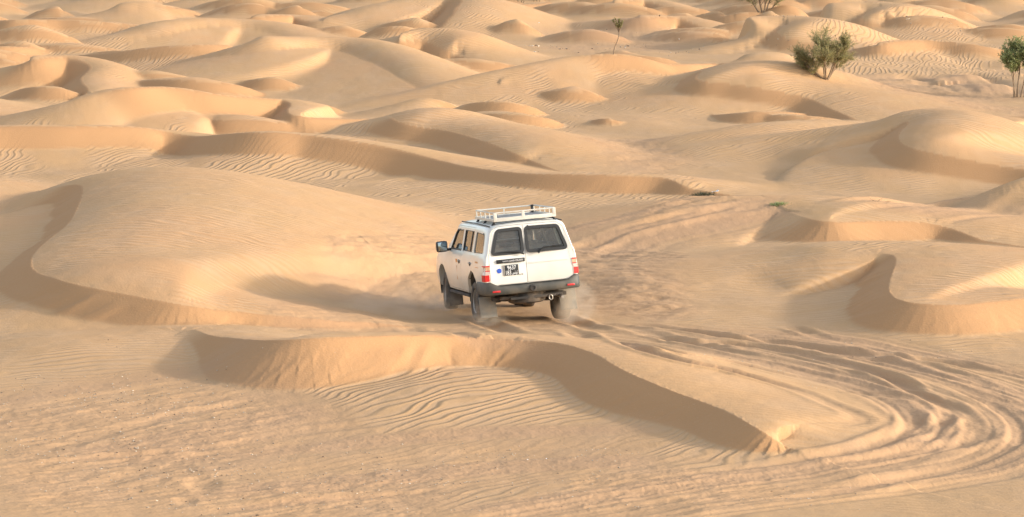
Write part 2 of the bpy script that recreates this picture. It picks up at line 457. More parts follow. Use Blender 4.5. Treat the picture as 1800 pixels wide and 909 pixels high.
track = np.zeros_like(GZ)
dz = np.zeros_like(GZ)
def lanes(pts, half, amp, freq, seed, fade=1.5):
    w, n, s, inn, tot = band(pts, half, GX, GY)
    m = inn * (1 - sstep(half * .55, half, np.abs(n))) * sstep(0, fade, s) * (1 - sstep(tot - fade, tot, s))
    g = vnoise(n * freq, s * .06, seed) * .6 + vnoise(n * freq * 2.3, s * .09, seed + 1) * .4 + vnoise(n * freq * 4.6, s * .15, seed + 2) * .2
    g = np.sign(g) * np.abs(g) ** .8
    dz[w] += m * amp * (g - .25)
    track[w] = np.maximum(track[w], m * (0.5 + .5 * sstep(-.3, .3, vnoise(n * 1.2, s * .15, seed + 3))))
def rut(pts, width, depth, seed, fade=1.0):
    half = width * 2.2
    w, n, s, inn, tot = band(pts, half, GX, GY)
    n = n + .08 * vnoise(s * .6, s * 0, seed) + .016 * fbm(s * 3, n * 3, 3, seed + 2)
    m = inn * sstep(0, fade, s) * (1 - sstep(tot - fade, tot, s)) * (.55 + .6 * vnoise(s * .45, s * 0 + 3, seed + 1))
    q = n / width
    prof = -np.exp(-(q / .5) ** 4) + .55 * np.exp(-((np.abs(q) - .95) / .28) ** 2)
    dz[w] += m * depth * prof
    track[w] = np.maximum(track[w], m * np.exp(-(q / .8) ** 4))
def churn(px, py, rx, ry, amp, seed, sc=.35, ax=(1, .45)):
    c = hit(px, py)
    d = c[1]
    ppm = FPX / d
    hy = max(CAM_Z - c[2], 3)
    kx, ky = rx / ppm, ry / (FPX * hy / d / d)
    w = np.where((np.abs(GX - c[0]) < kx * 1.4) & (np.abs(GY - c[1]) < ky * 1.4) & near)[0]
    q = np.hypot((GX[w] - c[0]) / kx, (GY[w] - c[1]) / ky) + .35 * vnoise(GX[w] / 1.5, GY[w] / 3, seed + 5)
    m = 1 - sstep(.55, 1.0, q)
    a = math.atan2(ax[1], ax[0])
    U = GX[w] * math.cos(a) + GY[w] * math.sin(a); V = -GX[w] * math.sin(a) + GY[w] * math.cos(a)
    f = fbm(U / sc / 2.6, V / sc, 4, seed, .55)
    dz[w] += m * amp * f * 1.6
    track[w] = np.maximum(track[w], m * .7)

# the swept tracks behind the car, curving round at the right
lanes([(960,575),(1150,588),(1320,612),(1490,645),(1640,685),(1725,735),(1715,785),(1570,825),(1350,855),(1100,890),(800,940)], 1.8, .05, 2.2, 60)
lanes([(1200,590),(1380,600),(1560,635),(1700,670),(1850,720)], 2.1, .052, 2.0, 70)
rut([(985,560),(1080,568),(1200,600),(1350,630),(1500,660),(1640,705),(1720,745),(1700,775),(1590,795),(1430,815)], .32, .07, 80)
rut([(985,575),(1150,612),(1300,640),(1450,672),(1560,708),(1600,745),(1540,785),(1380,810),(1180,840)], .32, .06, 84)
rut([(850,575),(1000,590),(1150,622),(1290,655),(1400,685),(1490,722),(1500,738),(1450,745)], .30, .06, 88)
rut([(1100,565),(1260,590),(1420,612),(1580,640),(1720,675),(1850,715)], .32, .07, 92)
rut([(1300,590),(1480,615),(1640,632),(1800,660),(1900,690)], .32, .07, 95)
rut([(1800,770),(1690,815),(1540,850),(1340,890),(1200,930)], .4, .05, 98)
rut([(700,560),(800,585),(900,600),(1000,625)], .3, .05, 101)
rut([(1020,580),(1180,640),(1330,660),(1520,690),(1660,720)], .22, .045, 103)
rut([(1100,600),(1290,605),(1480,640),(1600,680),(1660,730),(1620,775),(1480,800)], .24, .05, 105)
rut([(1380,570),(1520,610),(1680,655),(1760,690),(1850,740)], .24, .05, 107)
rut([(0,745),(140,715),(300,690),(430,672)], .25, .02, 110)
rut([(60,800),(170,765),(330,725),(480,700)], .3, .025, 113)
rut([(150,860),(250,830),(400,790),(520,760),(700,740)], .35, .03, 116)
rut([(0,825),(150,808),(330,790),(520,765)], .25, .02, 119)
rut([(0,880),(250,870),(520,850),(800,810),(1000,800)], .35, .025, 122)
rut([(300,905),(560,880),(800,860),(1050,830),(1300,800)], .35, .03, 125)
lanes([(-40,800),(200,760),(450,715),(640,690)], 4.5, .014, 1.3, 130)
lanes([(-40,890),(250,860),(550,830),(900,800),(1250,790)], 3.0, .014, 1.4, 134)
# ahead of the car and beside it
lanes([(760,520),(700,480),(640,455),(560,440)], 2.5, .03, 1.3, 140)
lanes([(960,470),(1060,425),(1200,385),(1330,352),(1420,350)], 2.6, .05, 1.0, 144)
rut([(1000,440),(1100,405),(1220,375),(1360,357)], .5, .10, 147)
churn(690, 455, 150, 50, .035, 150, ax=(1, 1.2))
churn(1080, 470, 150, 75, .035, 155, ax=(1, -.8))
churn(1100, 520, 140, 40, .03, 160)
churn(900, 560, 170, 40, .025, 165)
churn(600, 560, 130, 25, .03, 170)
churn(1230, 350, 120, 25, .05, 175)
churn(200, 780, 330, 130, .011, 180, sc=.12, ax=(1, .7))
churn(600, 870, 420, 70, .011, 185, sc=.12, ax=(1, .7))
churn(1200, 860, 300, 60, .012, 187, sc=.14, ax=(1, .7))
churn(1080, 65, 150, 14, .025, 190)
churn(1640, 165, 170, 30, .03, 195)
churn(1120, 275, 120, 30, .03, 197)
lanes([(1640,128),(1680,140),(1720,155),(1735,168)], 2.2, .2, .55, 200)
lanes([(1830,325),(1740,352),(1640,368),(1540,372)], 2.6, .12, .8, 205)
# two scuffed hollows in the foreground
for (px, py, rx, ry, dp) in ((358, 850, .22, .6, .035), (328, 880, .15, .3, .022)):
    c = hit(px, py)
    w = np.where((np.abs(GX - c[0]) < 2) & (np.abs(GY - c[1]) < 3) & near)[0]
    q = np.hypot((GX[w] - c[0]) / rx, (GY[w] - c[1]) / ry) + .5 * fbm(GX[w] * 3, GY[w] * 1.5, 3, 77)
    dz[w] += dp * (-np.exp(-q ** 4) + .10 * np.exp(-((q - 1.35) / .35) ** 2))

# ripples: patches with their own crest direction (degrees in plan from +x), wavelength, amplitude
RIP = [(920,735,470,100,56,.215,.0040),(420,740,220,45,40,0.21,0.0024),(250,640,260,40,18,0.27,0.0024),(600,600,60,8,-12,0.27,0.0024),
 (230,400,220,100,-18,0.27,0.0024),(190,490,170,40,-18,0.27,0.0024),(330,530,90,18,-16,0.27,0.0024),(520,576,150,22,-9,0.27,0.0032),(100,555,190,45,8,0.27,0.0024),(50,470,70,40,12,0.27,0.0024),
 (1690,480,190,60,-22,0.27,0.0029),(1430,520,280,50,-6,0.27,0.0024),(1250,560,200,35,6,0.27,0.0024),(1650,580,200,30,14,0.27,0.0024),(1500,370,140,26,-22,0.27,0.0027),(1300,415,230,45,20,0.27,0.0024),(1540,425,160,32,46,0.21,0.0039),
 (60,285,150,36,74,0.22,0.0038),(210,285,190,34,70,0.22,0.0035),(520,280,230,48,62,0.22,0.0046),(760,325,190,34,58,0.22,0.0038),(1120,350,150,28,66,0.21,0.003),(1300,318,110,22,-10,0.3,0.0031),
 (300,205,170,26,66,0.22,0.0042),(430,215,150,22,50,0.22,0.0035),(90,180,140,24,50,0.22,0.0027),(760,205,100,24,-20,0.3,0.0027),(770,265,150,26,-10,0.3,0.0035),(1010,160,90,16,60,0.22,0.0035),(1100,148,150,14,62,0.22,0.0038),(930,188,90,14,60,0.22,0.0038),
 (1700,225,130,30,-15,0.3,0.0027),(1330,240,250,26,42,0.22,0.0038),(1600,262,160,18,30,0.22,0.0031),(1450,290,250,24,22,0.3,0.0024),(1280,130,80,22,-20,0.3,0.0025),(1360,190,130,16,40,0.22,0.0035),(1600,105,120,24,75,0.22,0.0035),(230,112,140,12,72,0.22,0.0038),(120,66,90,10,72,0.22,0.0038),
 (450,125,200,22,30,0.22,0.0024),(780,36,90,14,65,0.22,0.0035),(1120,60,120,8,65,0.22,0.0038),(1180,190,120,20,40,0.22,0.0027),(1650,60,90,10,60,0.22,0.0031),(250,170,120,12,40,0.22,0.0024)]
wx = .30 * fbm(GX / 1.7, GY / 1.7, 2, 300) + .05 * vnoise(GX / .45, GY / .6, 305)
gap = sstep(-.5, .25, fbm(GX / 2.6, GY / 4.2, 3, 310))
bst = np.zeros_like(GZ)                       # back of the front dune: its ripples follow the brink
w = np.where(near & (R_.ravel() < 60))[0]
_i, _sd, _a, _n = nearest(dunes[1].C, dunes[1].T, GX[w].astype(np.float32), GY[w].astype(np.float32))
bst[w] = (1 - sstep(-.1, .05, _sd)) * (dunes[1].H[_i] > .01)
def phase(w, deg, lam):
    a = R(deg)
    nx, ny = -math.sin(a), math.cos(a)
    n = GX[w] * nx + GY[w] * ny; u = GX[w] * math.cos(a) + GY[w] * math.sin(a)
    n = n + wx[w] * .9 + (.16 * vnoise(u / 1.1, n / .5, 320) + .07 * vnoise(u / .55, n / .4, 322)) * min(1, lam / .25)
    return 2 * math.pi * n / lam
P1 = np.zeros_like(GZ); A1 = np.zeros_like(GZ); m1 = np.zeros_like(GZ); m2 = np.zeros_like(GZ)
for (px, py, rx, ry, deg, lam, amp) in RIP:
    c = hit(px, py); d = c[1]
    kx = rx / (FPX / d); ky = ry / (FPX * max(CAM_Z - c[2], 3) / d / d)
    w = np.where((np.abs(GX - c[0]) < kx * 1.7) & (np.abs(GY - c[1]) < ky * 1.7) & near)[0]
    q = np.hypot((GX[w] - c[0]) / kx, (GY[w] - c[1]) / ky) + .3 * vnoise(GX[w] / 2, GY[w] / 3, 330)
    m = 1 - sstep(.5, 1.35, q)
    if deg > 40 and py > 600: m = m * (1 - bst[w])
    win = m > m1[w]
    m2[w] = np.where(win, m1[w], np.maximum(m2[w], m))
    k = w[win]
    P1[k] = phase(k, deg, lam); A1[k] = amp * (1.5 if abs(deg) < 30 else 1); m1[k] = m[win]
A1 = A1 * sstep(0.03, .35, m1 - m2) * (.65 + .35 * gap)
P0 = phase(np.arange(len(GZ)), -10, .24); A0 = .0040 * (1 - sstep(.1, .45, m1)) * (.35 + .65 * gap)
quiet = (.45 + .55 * sstep(.03, .4, GB)) * (1 - np.clip(GS, 0, 1) * .85) * (1 - np.clip(track * 1.5, 0, 1)) * (1 - .8 * wgt)
GZ = GZ + dz * (1 - GS * .8) * (1 - wgt * .6)
GZ = GZ + track * np.where(near, .010 * fbm(GX / .22, GY / .3, 3, 360) + .007 * np.abs(fbm(GX / .07, GY / .10, 2, 365)), 0)
GZ = GZ + np.where(near, .006 * fbm(GX / .25, GY / .4, 3, 340) + .012 * fbm(GX / .9, GY / 1.4, 2, 345), 0) * (1 - GS)

# ruts under the turning wheels
for (ax_, ay_) in ((-.80, 0), (.80, 0)):
    lx, ly = car_local(GX, GY)
    lat = np.exp(-((lx - ax_) / .2) ** 4); lon = sstep(-3.5 - ay_ * .2, -1.5, ly) * (1 - sstep(ay_ + .25, ay_ + .6, ly))
    GZ = GZ - .06 * lat * lon + .025 * np.exp(-((np.abs(lx - ax_) - .32) / .09) ** 2) * lon
GZ = GZ + zbase(GX, GY)

# ------------------------------------------------------------------ the sheet of sand
co = np.stack([GX, GY, GZ], 1).astype(np.float32)
ii = np.arange(NR * NA, dtype=np.int32).reshape(NR, NA)
nxt = np.roll(ii, -1, axis=1)
q = np.stack([ii[:-1], nxt[:-1], nxt[1:], ii[1:]], 2)
q = q.reshape(-1, 4)
q = q[:, ::-1]
nq = len(q)
me = bpy.data.meshes.new('sand_dunes')
me.vertices.add(len(co) + 1)
cc = np.vstack([co, [[0, 0, float(GZ[:NA].mean())]]]).astype(np.float32)
me.vertices.foreach_set('co', cc.ravel())
tri = np.stack([np.full(NA, len(co), np.int32), nxt[0], ii[0]], 1)
loops = np.concatenate([q.ravel(), tri.ravel()]).astype(np.int32)
me.loops.add(len(loops))
me.loops.foreach_set('vertex_index', loops)
starts = np.concatenate([np.arange(nq) * 4, nq * 4 + np.arange(NA) * 3]).astype(np.int32)
me.polygons.add(nq + NA)
me.polygons.foreach_set('loop_start', starts)
me.polygons.foreach_set('use_smooth', np.ones(nq + NA, bool))
me.update(calc_edges=True)
at_ = me.attributes.new('sand_kind', 'FLOAT_COLOR', 'POINT')
kind = np.zeros((len(co) + 1, 4), np.float32)
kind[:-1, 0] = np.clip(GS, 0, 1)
kind[:-1, 2] = np.clip(track, 0, 1)
kind[:, 3] = 1
kind[:-1, 3] = sstep(.02, .45, MAC)
at_.data.foreach_set('color', kind.ravel())

for nm, v in (('ripple_phase', P1), ('ripple_height', 1.9 * A1 * quiet), ('cross_phase', P0), ('cross_height', A0 * quiet * near)):
    a_ = me.attributes.new(nm, 'FLOAT', 'POINT')
    a_.data.foreach_set('value', np.append(v, 0).astype(np.float32))

m_sand, t, p = new_mat('sand')
N, Lk = t.nodes, t.links
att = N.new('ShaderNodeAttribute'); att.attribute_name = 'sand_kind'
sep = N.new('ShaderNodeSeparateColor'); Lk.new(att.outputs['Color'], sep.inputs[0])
geo = N.new('ShaderNodeNewGeometry')
def noise(scale, detail=4, sx=1, sy=1):
    mp = N.new('ShaderNodeMapping'); mp.inputs['Scale'].default_value = (sx, sy, 1)
    nz = N.new('ShaderNodeTexNoise'); nz.inputs['Scale'].default_value = scale; nz.inputs['Detail'].default_value = detail
    Lk.new(geo.outputs['Position'], mp.inputs[0]); Lk.new(mp.outputs[0], nz.inputs['Vector'])
    return nz.outputs['Fac']
def mixc(fac, a, b):
    mx = N.new('ShaderNodeMix'); mx.data_type = 'RGBA'
    for s, v in (('Factor', fac), ('A', a), ('B', b)):
        if isinstance(v, (tuple, float, int)): mx.inputs[s].default_value = (*v, 1) if isinstance(v, tuple) else v
        else: Lk.new(v, mx.inputs[s])
    return mx.outputs['Result']
def rng_(v, a, b, c=0., d=1.):
    mr = N.new('ShaderNodeMapRange')
    for s, x in (('From Min', a), ('From Max', b), ('To Min', c), ('To Max', d)): mr.inputs[s].default_value = x
    Lk.new(v, mr.inputs['Value']); return mr.outputs[0]
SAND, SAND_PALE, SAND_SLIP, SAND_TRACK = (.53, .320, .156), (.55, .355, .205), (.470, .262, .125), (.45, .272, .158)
c = mixc(rng_(noise(.22, 5), .35, .65), SAND, (.55, .318, .158))
c = mixc(att.outputs['Alpha'], mixc(rng_(noise(.5, 5), .3, .7), (.495, .308, .162), (.525, .320, .159)), c)
c = mixc(rng_(noise(1.3, 5, 1, .5), .45, .75, 0, .5), c, SAND_PALE)
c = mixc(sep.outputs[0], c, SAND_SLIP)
def mth(op, a, b_=None):
    m_ = N.new('ShaderNodeMath'); m_.operation = op
    for k_, v_ in enumerate((a, b_)):
        if v_ is None: continue
        if isinstance(v_, (int, float)): m_.inputs[k_].default_value = v_
        else: Lk.new(v_, m_.inputs[k_])
    return m_.outputs[0]
def fattr(nm):
    a_ = N.new('ShaderNodeAttribute'); a_.attribute_name = nm; return a_.outputs['Fac']
def wave(ph, am):
    f_ = fattr(ph)
    s_ = mth('ADD', mth('SINE', f_), mth('MULTIPLY', mth('SINE', mth('ADD', mth('MULTIPLY', f_, 2.0), .9)), .28))
    return mth('MULTIPLY', s_, fattr(am)), s_
h1, s1 = wave('ripple_phase', 'ripple_height'); h0, s0 = wave('cross_phase', 'cross_height')
rip = mth('ADD', h1, h0)
c = mixc(rng_(rip, .0005, .005, 0, .55), c, SAND_PALE)       # coarse pale grains gather on the crests
b = N.new('ShaderNodeMath'); b.operation = 'MULTIPLY'; Lk.new(sep.outputs[2], b.inputs[0]); b.inputs[1].default_value = .6
c = mixc(b.outputs[0], c, SAND_TRACK)
sp = rng_(noise(34, 3), .62, .74, 0, .35)
c = mixc(sp, c, (.36, .23, .13))
sp2 = rng_(noise(47, 3), .66, .76, 0, .4)
c = mixc(sp2, c, (.68, .55, .40))
Lk.new(c, p.inputs['Base Color'])
p.inputs['Roughness'].default_value = .95
p.inputs['Specular IOR Level'].default_value = .1
bp = N.new('ShaderNodeBump'); bp.inputs['Strength'].default_value = .35; bp.inputs['Distance'].default_value = .02
Lk.new(noise(26, 6), bp.inputs['Height'])
b2 = N.new('ShaderNodeBump'); b2.inputs['Strength'].default_value = 1; b2.inputs['Distance'].default_value = 1
Lk.new(rip, b2.inputs['Height']); Lk.new(bp.outputs[0], b2.inputs['Normal']); Lk.new(b2.outputs[0], p.inputs['Normal'])
ground = link_mesh('sand_dunes', me, m_sand)
props(ground, 'rippled golden desert sand dunes crossed by wheel tracks', 'sand dunes', kind='structure')
# ------------------------------------------------------------------ the white off-road car
M = {
 'paint': simple_mat('white_paint', (.76, .74, .675), .30, dirt=.22, dirtcol=(.55, .42, .28), scale=2.2, coat=.5),
 'bumper': simple_mat('grey_plastic', (.045, .047, .042), .6, dirt=.4, dirtcol=(.30, .24, .17), scale=3.0),
 'rubber': simple_mat('black_rubber', (.018, .018, .018), .55),
 'tyre': simple_mat('tyre_rubber', (.030, .029, .028), .85, dirt=.75, dirtcol=(.26, .18, .11), scale=5.0),
 'steel': simple_mat('dusty_steel', (.33, .32, .30), .45, .6, dirt=.5),
 'under': simple_mat('dark_underbody', (.035, .032, .03), .8, dirt=.5, dirtcol=(.18, .13, .085), scale=5.0),
 'rack': simple_mat('cream_rack_paint', (.62, .60, .53), .45, dirt=.2),
 'slat': simple_mat('grey_rack_slat', (.20, .20, .205), .5, dirt=.25),
 'red': simple_mat('red_lens', (.62, .018, .02), .15, coat=.6),
 'clear': simple_mat('pale_lens', (.62, .46, .40), .15, coat=.6),
 'amber': simple_mat('amber_lens', (.60, .36, .22), .15, coat=.6),
 'blue': simple_mat('blue_sticker', (.03, .10, .50), .4),
 'plate': simple_mat('black_plate', (.02, .02, .02), .4),
 'white': simple_mat('white_lettering', (.85, .85, .83), .5),
 'orange': simple_mat('orange_sticker', (.70, .28, .03), .5),
 'peach': simple_mat('faded_orange_lettering', (.66, .36, .16), .5),
 'flap': simple_mat('dusty_mud_flap', (.20, .19, .165), .8, dirt=.6, dirtcol=(.36, .28, .19)),
 'seat': simple_mat('grey_seat_cloth', (.30, .29, .28), .9),
 'lining': simple_mat('grey_lining', (.42, .40, .36), .9),
 'mirror': simple_mat('mirror_glass', (.35, .40, .42), .06, 1.0),
}
# dust gathers low on the paint
_t = M['paint'].node_tree; _tc = [n for n in _t.nodes if n.type == 'TEX_COORD'][0]; _rp = [n for n in _t.nodes if n.type == 'MAP_RANGE'][0]; _mx = [n for n in _t.nodes if n.type == 'MIX'][0]
_sx = _t.nodes.new('ShaderNodeSeparateXYZ'); _lo = _t.nodes.new('ShaderNodeMapRange'); _ad = _t.nodes.new('ShaderNodeMath'); _ad.operation = 'ADD'; _ad.use_clamp = True
for _s, _x in (('From Min', 1.15), ('From Max', .5), ('To Min', 0), ('To Max', .5)): _lo.inputs[_s].default_value = _x
_t.links.new(_tc.outputs['Object'], _sx.inputs[0]); _t.links.new(_sx.outputs['Z'], _lo.inputs['Value']); _t.links.new(_lo.outputs[0], _ad.inputs[0]); _t.links.new(_rp.outputs[0], _ad.inputs[1]); _t.links.new(_ad.outputs[0], _mx.inputs['Factor'])
def glass(name, tint, ior, extra, film=.09):
    m = bpy.data.materials.new(name); m.use_nodes = True
    t = m.node_tree
    for n in list(t.nodes): t.nodes.remove(n)
    o = t.nodes.new('ShaderNodeOutputMaterial'); mx = t.nodes.new('ShaderNodeMixShader')
    tr = t.nodes.new('ShaderNodeBsdfTransparent'); tr.inputs[0].default_value = (*tint, 1)
    gl = t.nodes.new('ShaderNodeBsdfGlossy'); gl.inputs['Roughness'].default_value = .03; gl.inputs[0].default_value = (.9, .92, .92, 1)
    fr = t.nodes.new('ShaderNodeFresnel'); fr.inputs[0].default_value = ior
    ad = t.nodes.new('ShaderNodeMath'); ad.operation = 'ADD'; ad.use_clamp = True; ad.inputs[1].default_value = extra
    t.links.new(fr.outputs[0], ad.inputs[0]); t.links.new(ad.outputs[0], mx.inputs[0])
    t.links.new(tr.outputs[0], mx.inputs[1]); t.links.new(gl.outputs[0], mx.inputs[2])
    df = t.nodes.new('ShaderNodeBsdfDiffuse'); df.inputs[0].default_value = (.55, .47, .37, 1)      # film of dust
    nz = t.nodes.new('ShaderNodeTexNoise'); nz.inputs['Scale'].default_value = 3.0; mr = t.nodes.new('ShaderNodeMapRange')
    for s_, x_ in (('From Min', .3), ('From Max', .8), ('To Min', film * .5), ('To Max', film * 1.6)): mr.inputs[s_].default_value = x_
    tc = t.nodes.new('ShaderNodeTexCoord'); t.links.new(tc.outputs['Object'], nz.inputs['Vector']); t.links.new(nz.outputs['Fac'], mr.inputs['Value'])
    m2 = t.nodes.new('ShaderNodeMixShader'); t.links.new(mr.outputs[0], m2.inputs[0]); t.links.new(mx.outputs[0], m2.inputs[1]); t.links.new(df.outputs[0], m2.inputs[2])
    t.links.new(m2.outputs[0], o.inputs[0])
    return m
M['glass'] = glass('window_glass', (.86, .86, .83), 1.45, .0)
M['side_glass'] = glass('tinted_side_glass', (.50, .51, .50), 1.7, .14, .05)

car = empty('off_road_car', CAR_P + np.array((0, 0, 0)), (CAR_PITCH, 0, CAR_YAW))
car.scale = (.95, .95, .95)
props(car, 'dusty white four wheel drive with roof rack driving away across the sand', 'car')
BODY = Matrix.Translation((-.02, 0, .03)) @ Matrix.Translation((0, 0, .45)) @ Euler((R(-1.2), R(-4.2), 0)).to_matrix().to_4x4() @ Matrix.Translation((0, 0, -.45))
def cpart(name, src, mat, parent=None, smooth=35, body=True, label=None):
    """src: bmesh or mesh, in car coordinates (x right, y forward from the rear axle, z up)"""
    if isinstance(src, bmesh.types.BMesh):
        bmesh.ops.recalc_face_normals(src, faces=src.faces)
        o = from_bm(name, src, M[mat], None, smooth)
    else:
        src.name = name
        src.materials.clear(); src.materials.append(M[mat])
        if smooth: smooth_mesh(src, smooth)
        o = link_mesh(name, src)
    o.parent = parent or car
    if body and parent is None: o.matrix_local = BODY
    if label: o['label'] = label
    return o

def ring_loft(rings, cap=True):
    bm = bmesh.new()
    V = [[bm.verts.new(p) for p in r] for r in rings]
    n = len(V[0])
    for a, b in zip(V[:-1], V[1:]):
        for i in range(n):
            bm.faces.new((a[i], a[(i + 1) % n], b[(i + 1) % n], b[i]))
    if cap: bm.faces.new(V[0][::-1]); bm.faces.new(V[-1])
    bmesh.ops.recalc_face_normals(bm, faces=bm.faces)
    return bm
def prism(poly, axis, a, b):
    """poly in the two other axes (in order), drawn out along axis from a to b"""
    def P(u, v, w): return {'x': (w, u, v), 'y': (u, w, v), 'z': (u, v, w)}[axis]
    return ring_loft([[P(u, v, a) for u, v in poly], [P(u, v, b) for u, v in poly]])
def rounded(poly, r, n=4):
    out = []
    k = len(poly)
    for i in range(k):
        p, c, q = Vector(poly[i - 1]), Vector(poly[i]), Vector(poly[(i + 1) % k])
        a = c + (p - c).normalized() * min(r, (p - c).length * .45); b = c + (q - c).normalized() * min(r, (q - c).length * .45)
        for j in range(n + 1):
            t = j / n
            out.append(tuple((1 - t) ** 2 * a + 2 * t * (1 - t) * c + t * t * b))
    return out
def grow(poly, d):
    n = len(poly); out = []
    area = sum(poly[i - 1][0] * poly[i][1] - poly[i][0] * poly[i - 1][1] for i in range(n))
    sg = 1 if area > 0 else -1
    for i in range(n):
        p, c, q = Vector(poly[i - 1]), Vector(poly[i]), Vector(poly[(i + 1) % n])
        e1, e2 = (c - p).normalized(), (q - c).normalized()
        n1, n2 = Vector((e1.y, -e1.x)) * sg, Vector((e2.y, -e2.x)) * sg
        m = n1 + n2
        m = m / max(.4, m.dot(n1)) if m.length > 1e-6 else n1
        out.append(tuple(c + m * d))
    return out
def box_bm(x0, x1, y0, y1, z0, z1, bev=0.0, bm=None):
    b = bm or bmesh.new()
    r = bmesh.ops.create_cube(b, size=1)
    bmesh.ops.scale(b, vec=(x1 - x0, y1 - y0, z1 - z0), verts=r['verts'])
    bmesh.ops.translate(b, vec=((x0 + x1) / 2, (y0 + y1) / 2, (z0 + z1) / 2), verts=r['verts'])
    if bev:
        es = list({e for v in r['verts'] for e in v.link_edges})
        bmesh.ops.bevel(b, geom=es, offset=bev, segments=2, affect='EDGES', profile=.6)
    return b
def tube(pts, rad, bm=None, seg=8, closed=False):
    b = bm or bmesh.new()
    pts = [Vector(p) for p in pts]; rings = []
    n = len(pts)
    rads = rad if isinstance(rad, (list, tuple)) else [rad] * n
    prev = None
    for i in range(n):
        if closed: d = (pts[(i + 1) % n] - pts[i - 1]).normalized()
        else: d = (pts[min(i + 1, n - 1)] - pts[max(i - 1, 0)]).normalized()
        ref = prev if prev is not None else (Vector((0, 0, 1)) if abs(d.z) < .9 else Vector((1, 0, 0)))
        u = d.cross(ref).normalized(); v = u.cross(d).normalized(); prev = v
        rings.append([b.verts.new(pts[i] + (u * math.cos(2 * math.pi * k / seg) + v * math.sin(2 * math.pi * k / seg)) * rads[i]) for k in range(seg)])
    for i in range(n if closed else n - 1):
        A, B = rings[i], rings[(i + 1) % n]
        for k in range(seg): b.faces.new((A[k], A[(k + 1) % seg], B[(k + 1) % seg], B[k]))
    if not closed: b.faces.new(rings[0][::-1]); b.faces.new(rings[-1])
    return b
def lathe_x(prof, seg=40, bm=None):
    """profile of (x, radius) turned about the x axis"""
    b = bm or bmesh.new()
    rg = [[b.verts.new((x, r * math.cos(2 * math.pi * k / seg), r * math.sin(2 * math.pi * k / seg))) for k in range(seg)] for x, r in prof]
    for A, B in zip(rg[:-1], rg[1:]):
        for k in range(seg): b.faces.new((A[k], A[(k + 1) % seg], B[(k + 1) % seg], B[k]))
    b.faces.new(rg[0][::-1]); b.faces.new(rg[-1])
    return b

def tmp(bm):
    me_ = bpy.data.meshes.new('tmp'); bmesh.ops.recalc_face_normals(bm, faces=bm.faces); bm.to_mesh(me_); bm.free()
    o = bpy.data.objects.new('tmp', me_); col.objects.link(o); return o
def boolean(base, ops):
    """base: object; ops: list of (operation, object). returns a new mesh"""
    md = []
    for op, o in ops:
        m = base.modifiers.new('b', 'BOOLEAN'); m.operation = op; m.object = o; m.solver = 'EXACT'; md.append(m)
    bpy.context.view_layer.update()
    dg = bpy.context.evaluated_depsgraph_get()
    me_ = bpy.data.meshes.new_from_object(base.evaluated_get(dg))
    for m in md: base.modifiers.remove(m)
    return me_
TMP = []
def T(bm): o = tmp(bm); TMP.append(o); return o
def Tm(me_):
    o = bpy.data.objects.new('tmp', me_); col.objects.link(o); TMP.append(o); return o

HALF = [(0, 0), (.80, 0), (.905, .05), (.935, .22), (.948, .38), (.942, .52), (.928, .68), (.905, .80), (.885, .835), (.772, 1.29), (.742, 1.345), (.69, 1.385), (.58, 1.41), (.3, 1.428), (0, 1.432)]
Z0 = .45
def hw(z):
    zs = [h[1] + Z0 for h in HALF]; xs = [h[0] for h in HALF]
    return float(np.interp(z, zs[1:-1], xs[1:-1]))
def station(y, ws=1.0, zb=.45, zt=1.882, lean=0.0, lf=0.0, hood=None):
    pts = []
    for (x, z) in HALF:
        zz = z + Z0
        if hood is None:
            zz = zb + (zz - Z0) * (zt - zb) / 1.432
            xx = x * ws
        else:
            if z <= .68: zz = zb + z * (hood - .08 - zb) / .68; xx = x * ws
            else:
                k = (z - .68) / (1.432 - .68)
                xx = ws * .928 * (x / .928 if k < 1 else 0)
                zz = hood - .08 + .08 * min(1, k * 6) + .02 * k
        yy = y + lean * max(0, zz - 1.25) + lf * max(0, .75 - zz)
        pts.append((xx, yy, zz))
    return pts + [(-x, y_, z) for (x, y_, z) in pts[-2:0:-1]]
def shell_bm(o=0.0, y0=None):
    return ring_loft([station(-1.165 + o, .955 - o * .6, .55 + o, 1.835 - o, .20), station(-1.135 + o, .978 - o, .545 + o, 1.865 - o, .20), station(-1.06 + o, .995 - o, .54 + o, 1.88 - o, .17),
        station(-.6, 1.0 - o, .50 + o, 1.895 - o), station(.4, 1.0 - o, .45 + o, 1.905 - o), station(1.3, 1.0 - o, .45 + o, 1.90 - o), station(1.72 - o, 1.0 - o, .45 + o, 1.875 - o)] +
        ([station(2.50, 1.0, .45, 1, hood=1.25), station(3.2, 1.0, .45, 1, hood=1.19), station(3.58, .97, .47, 1, hood=1.10), station(3.69, .90, .50, 1, hood=.98)] if o == 0 else
         [station(2.44, 1.0 - o, .45 + o, 1, hood=1.23)]))
outer = T(shell_bm()); inner = T(shell_bm(.055))
hollow = Tm(boolean(outer, [('DIFFERENCE', inner)]))

SIDE_WIN = {'front': rounded([(1.07, 1.315), (2.06, 1.315), (1.80, 1.62), (1.68, 1.695), (1.07, 1.72)], .03),
            'rear': rounded([(.07, 1.315), (.93, 1.315), (.93, 1.72), (.07, 1.72)], .03),
            'quarter': rounded([(-.93, 1.33), (-.10, 1.315), (-.10, 1.715), (-.80, 1.695)], .07)}
DOORS = {'front': rounded([(1.0, .53), (2.16, .53), (2.24, 1.22), (1.86, 1.68), (1.72, 1.775), (1.0, 1.785)], .05),
         'rear': rounded([(.985, .53), (.985, 1.785), (.0, 1.785), (-.055, 1.25), (.02, .98), (.36, .80), (.50, .53)][::-1], .05)}
REAR_WIN = {'left': rounded([(-.735, 1.315), (-.135, 1.315), (-.135, 1.765), (-.60, 1.755)], .06),
            'right': rounded([(-.035, 1.315), (.735, 1.315), (.60, 1.755), (-.035, 1.765)], .06)}
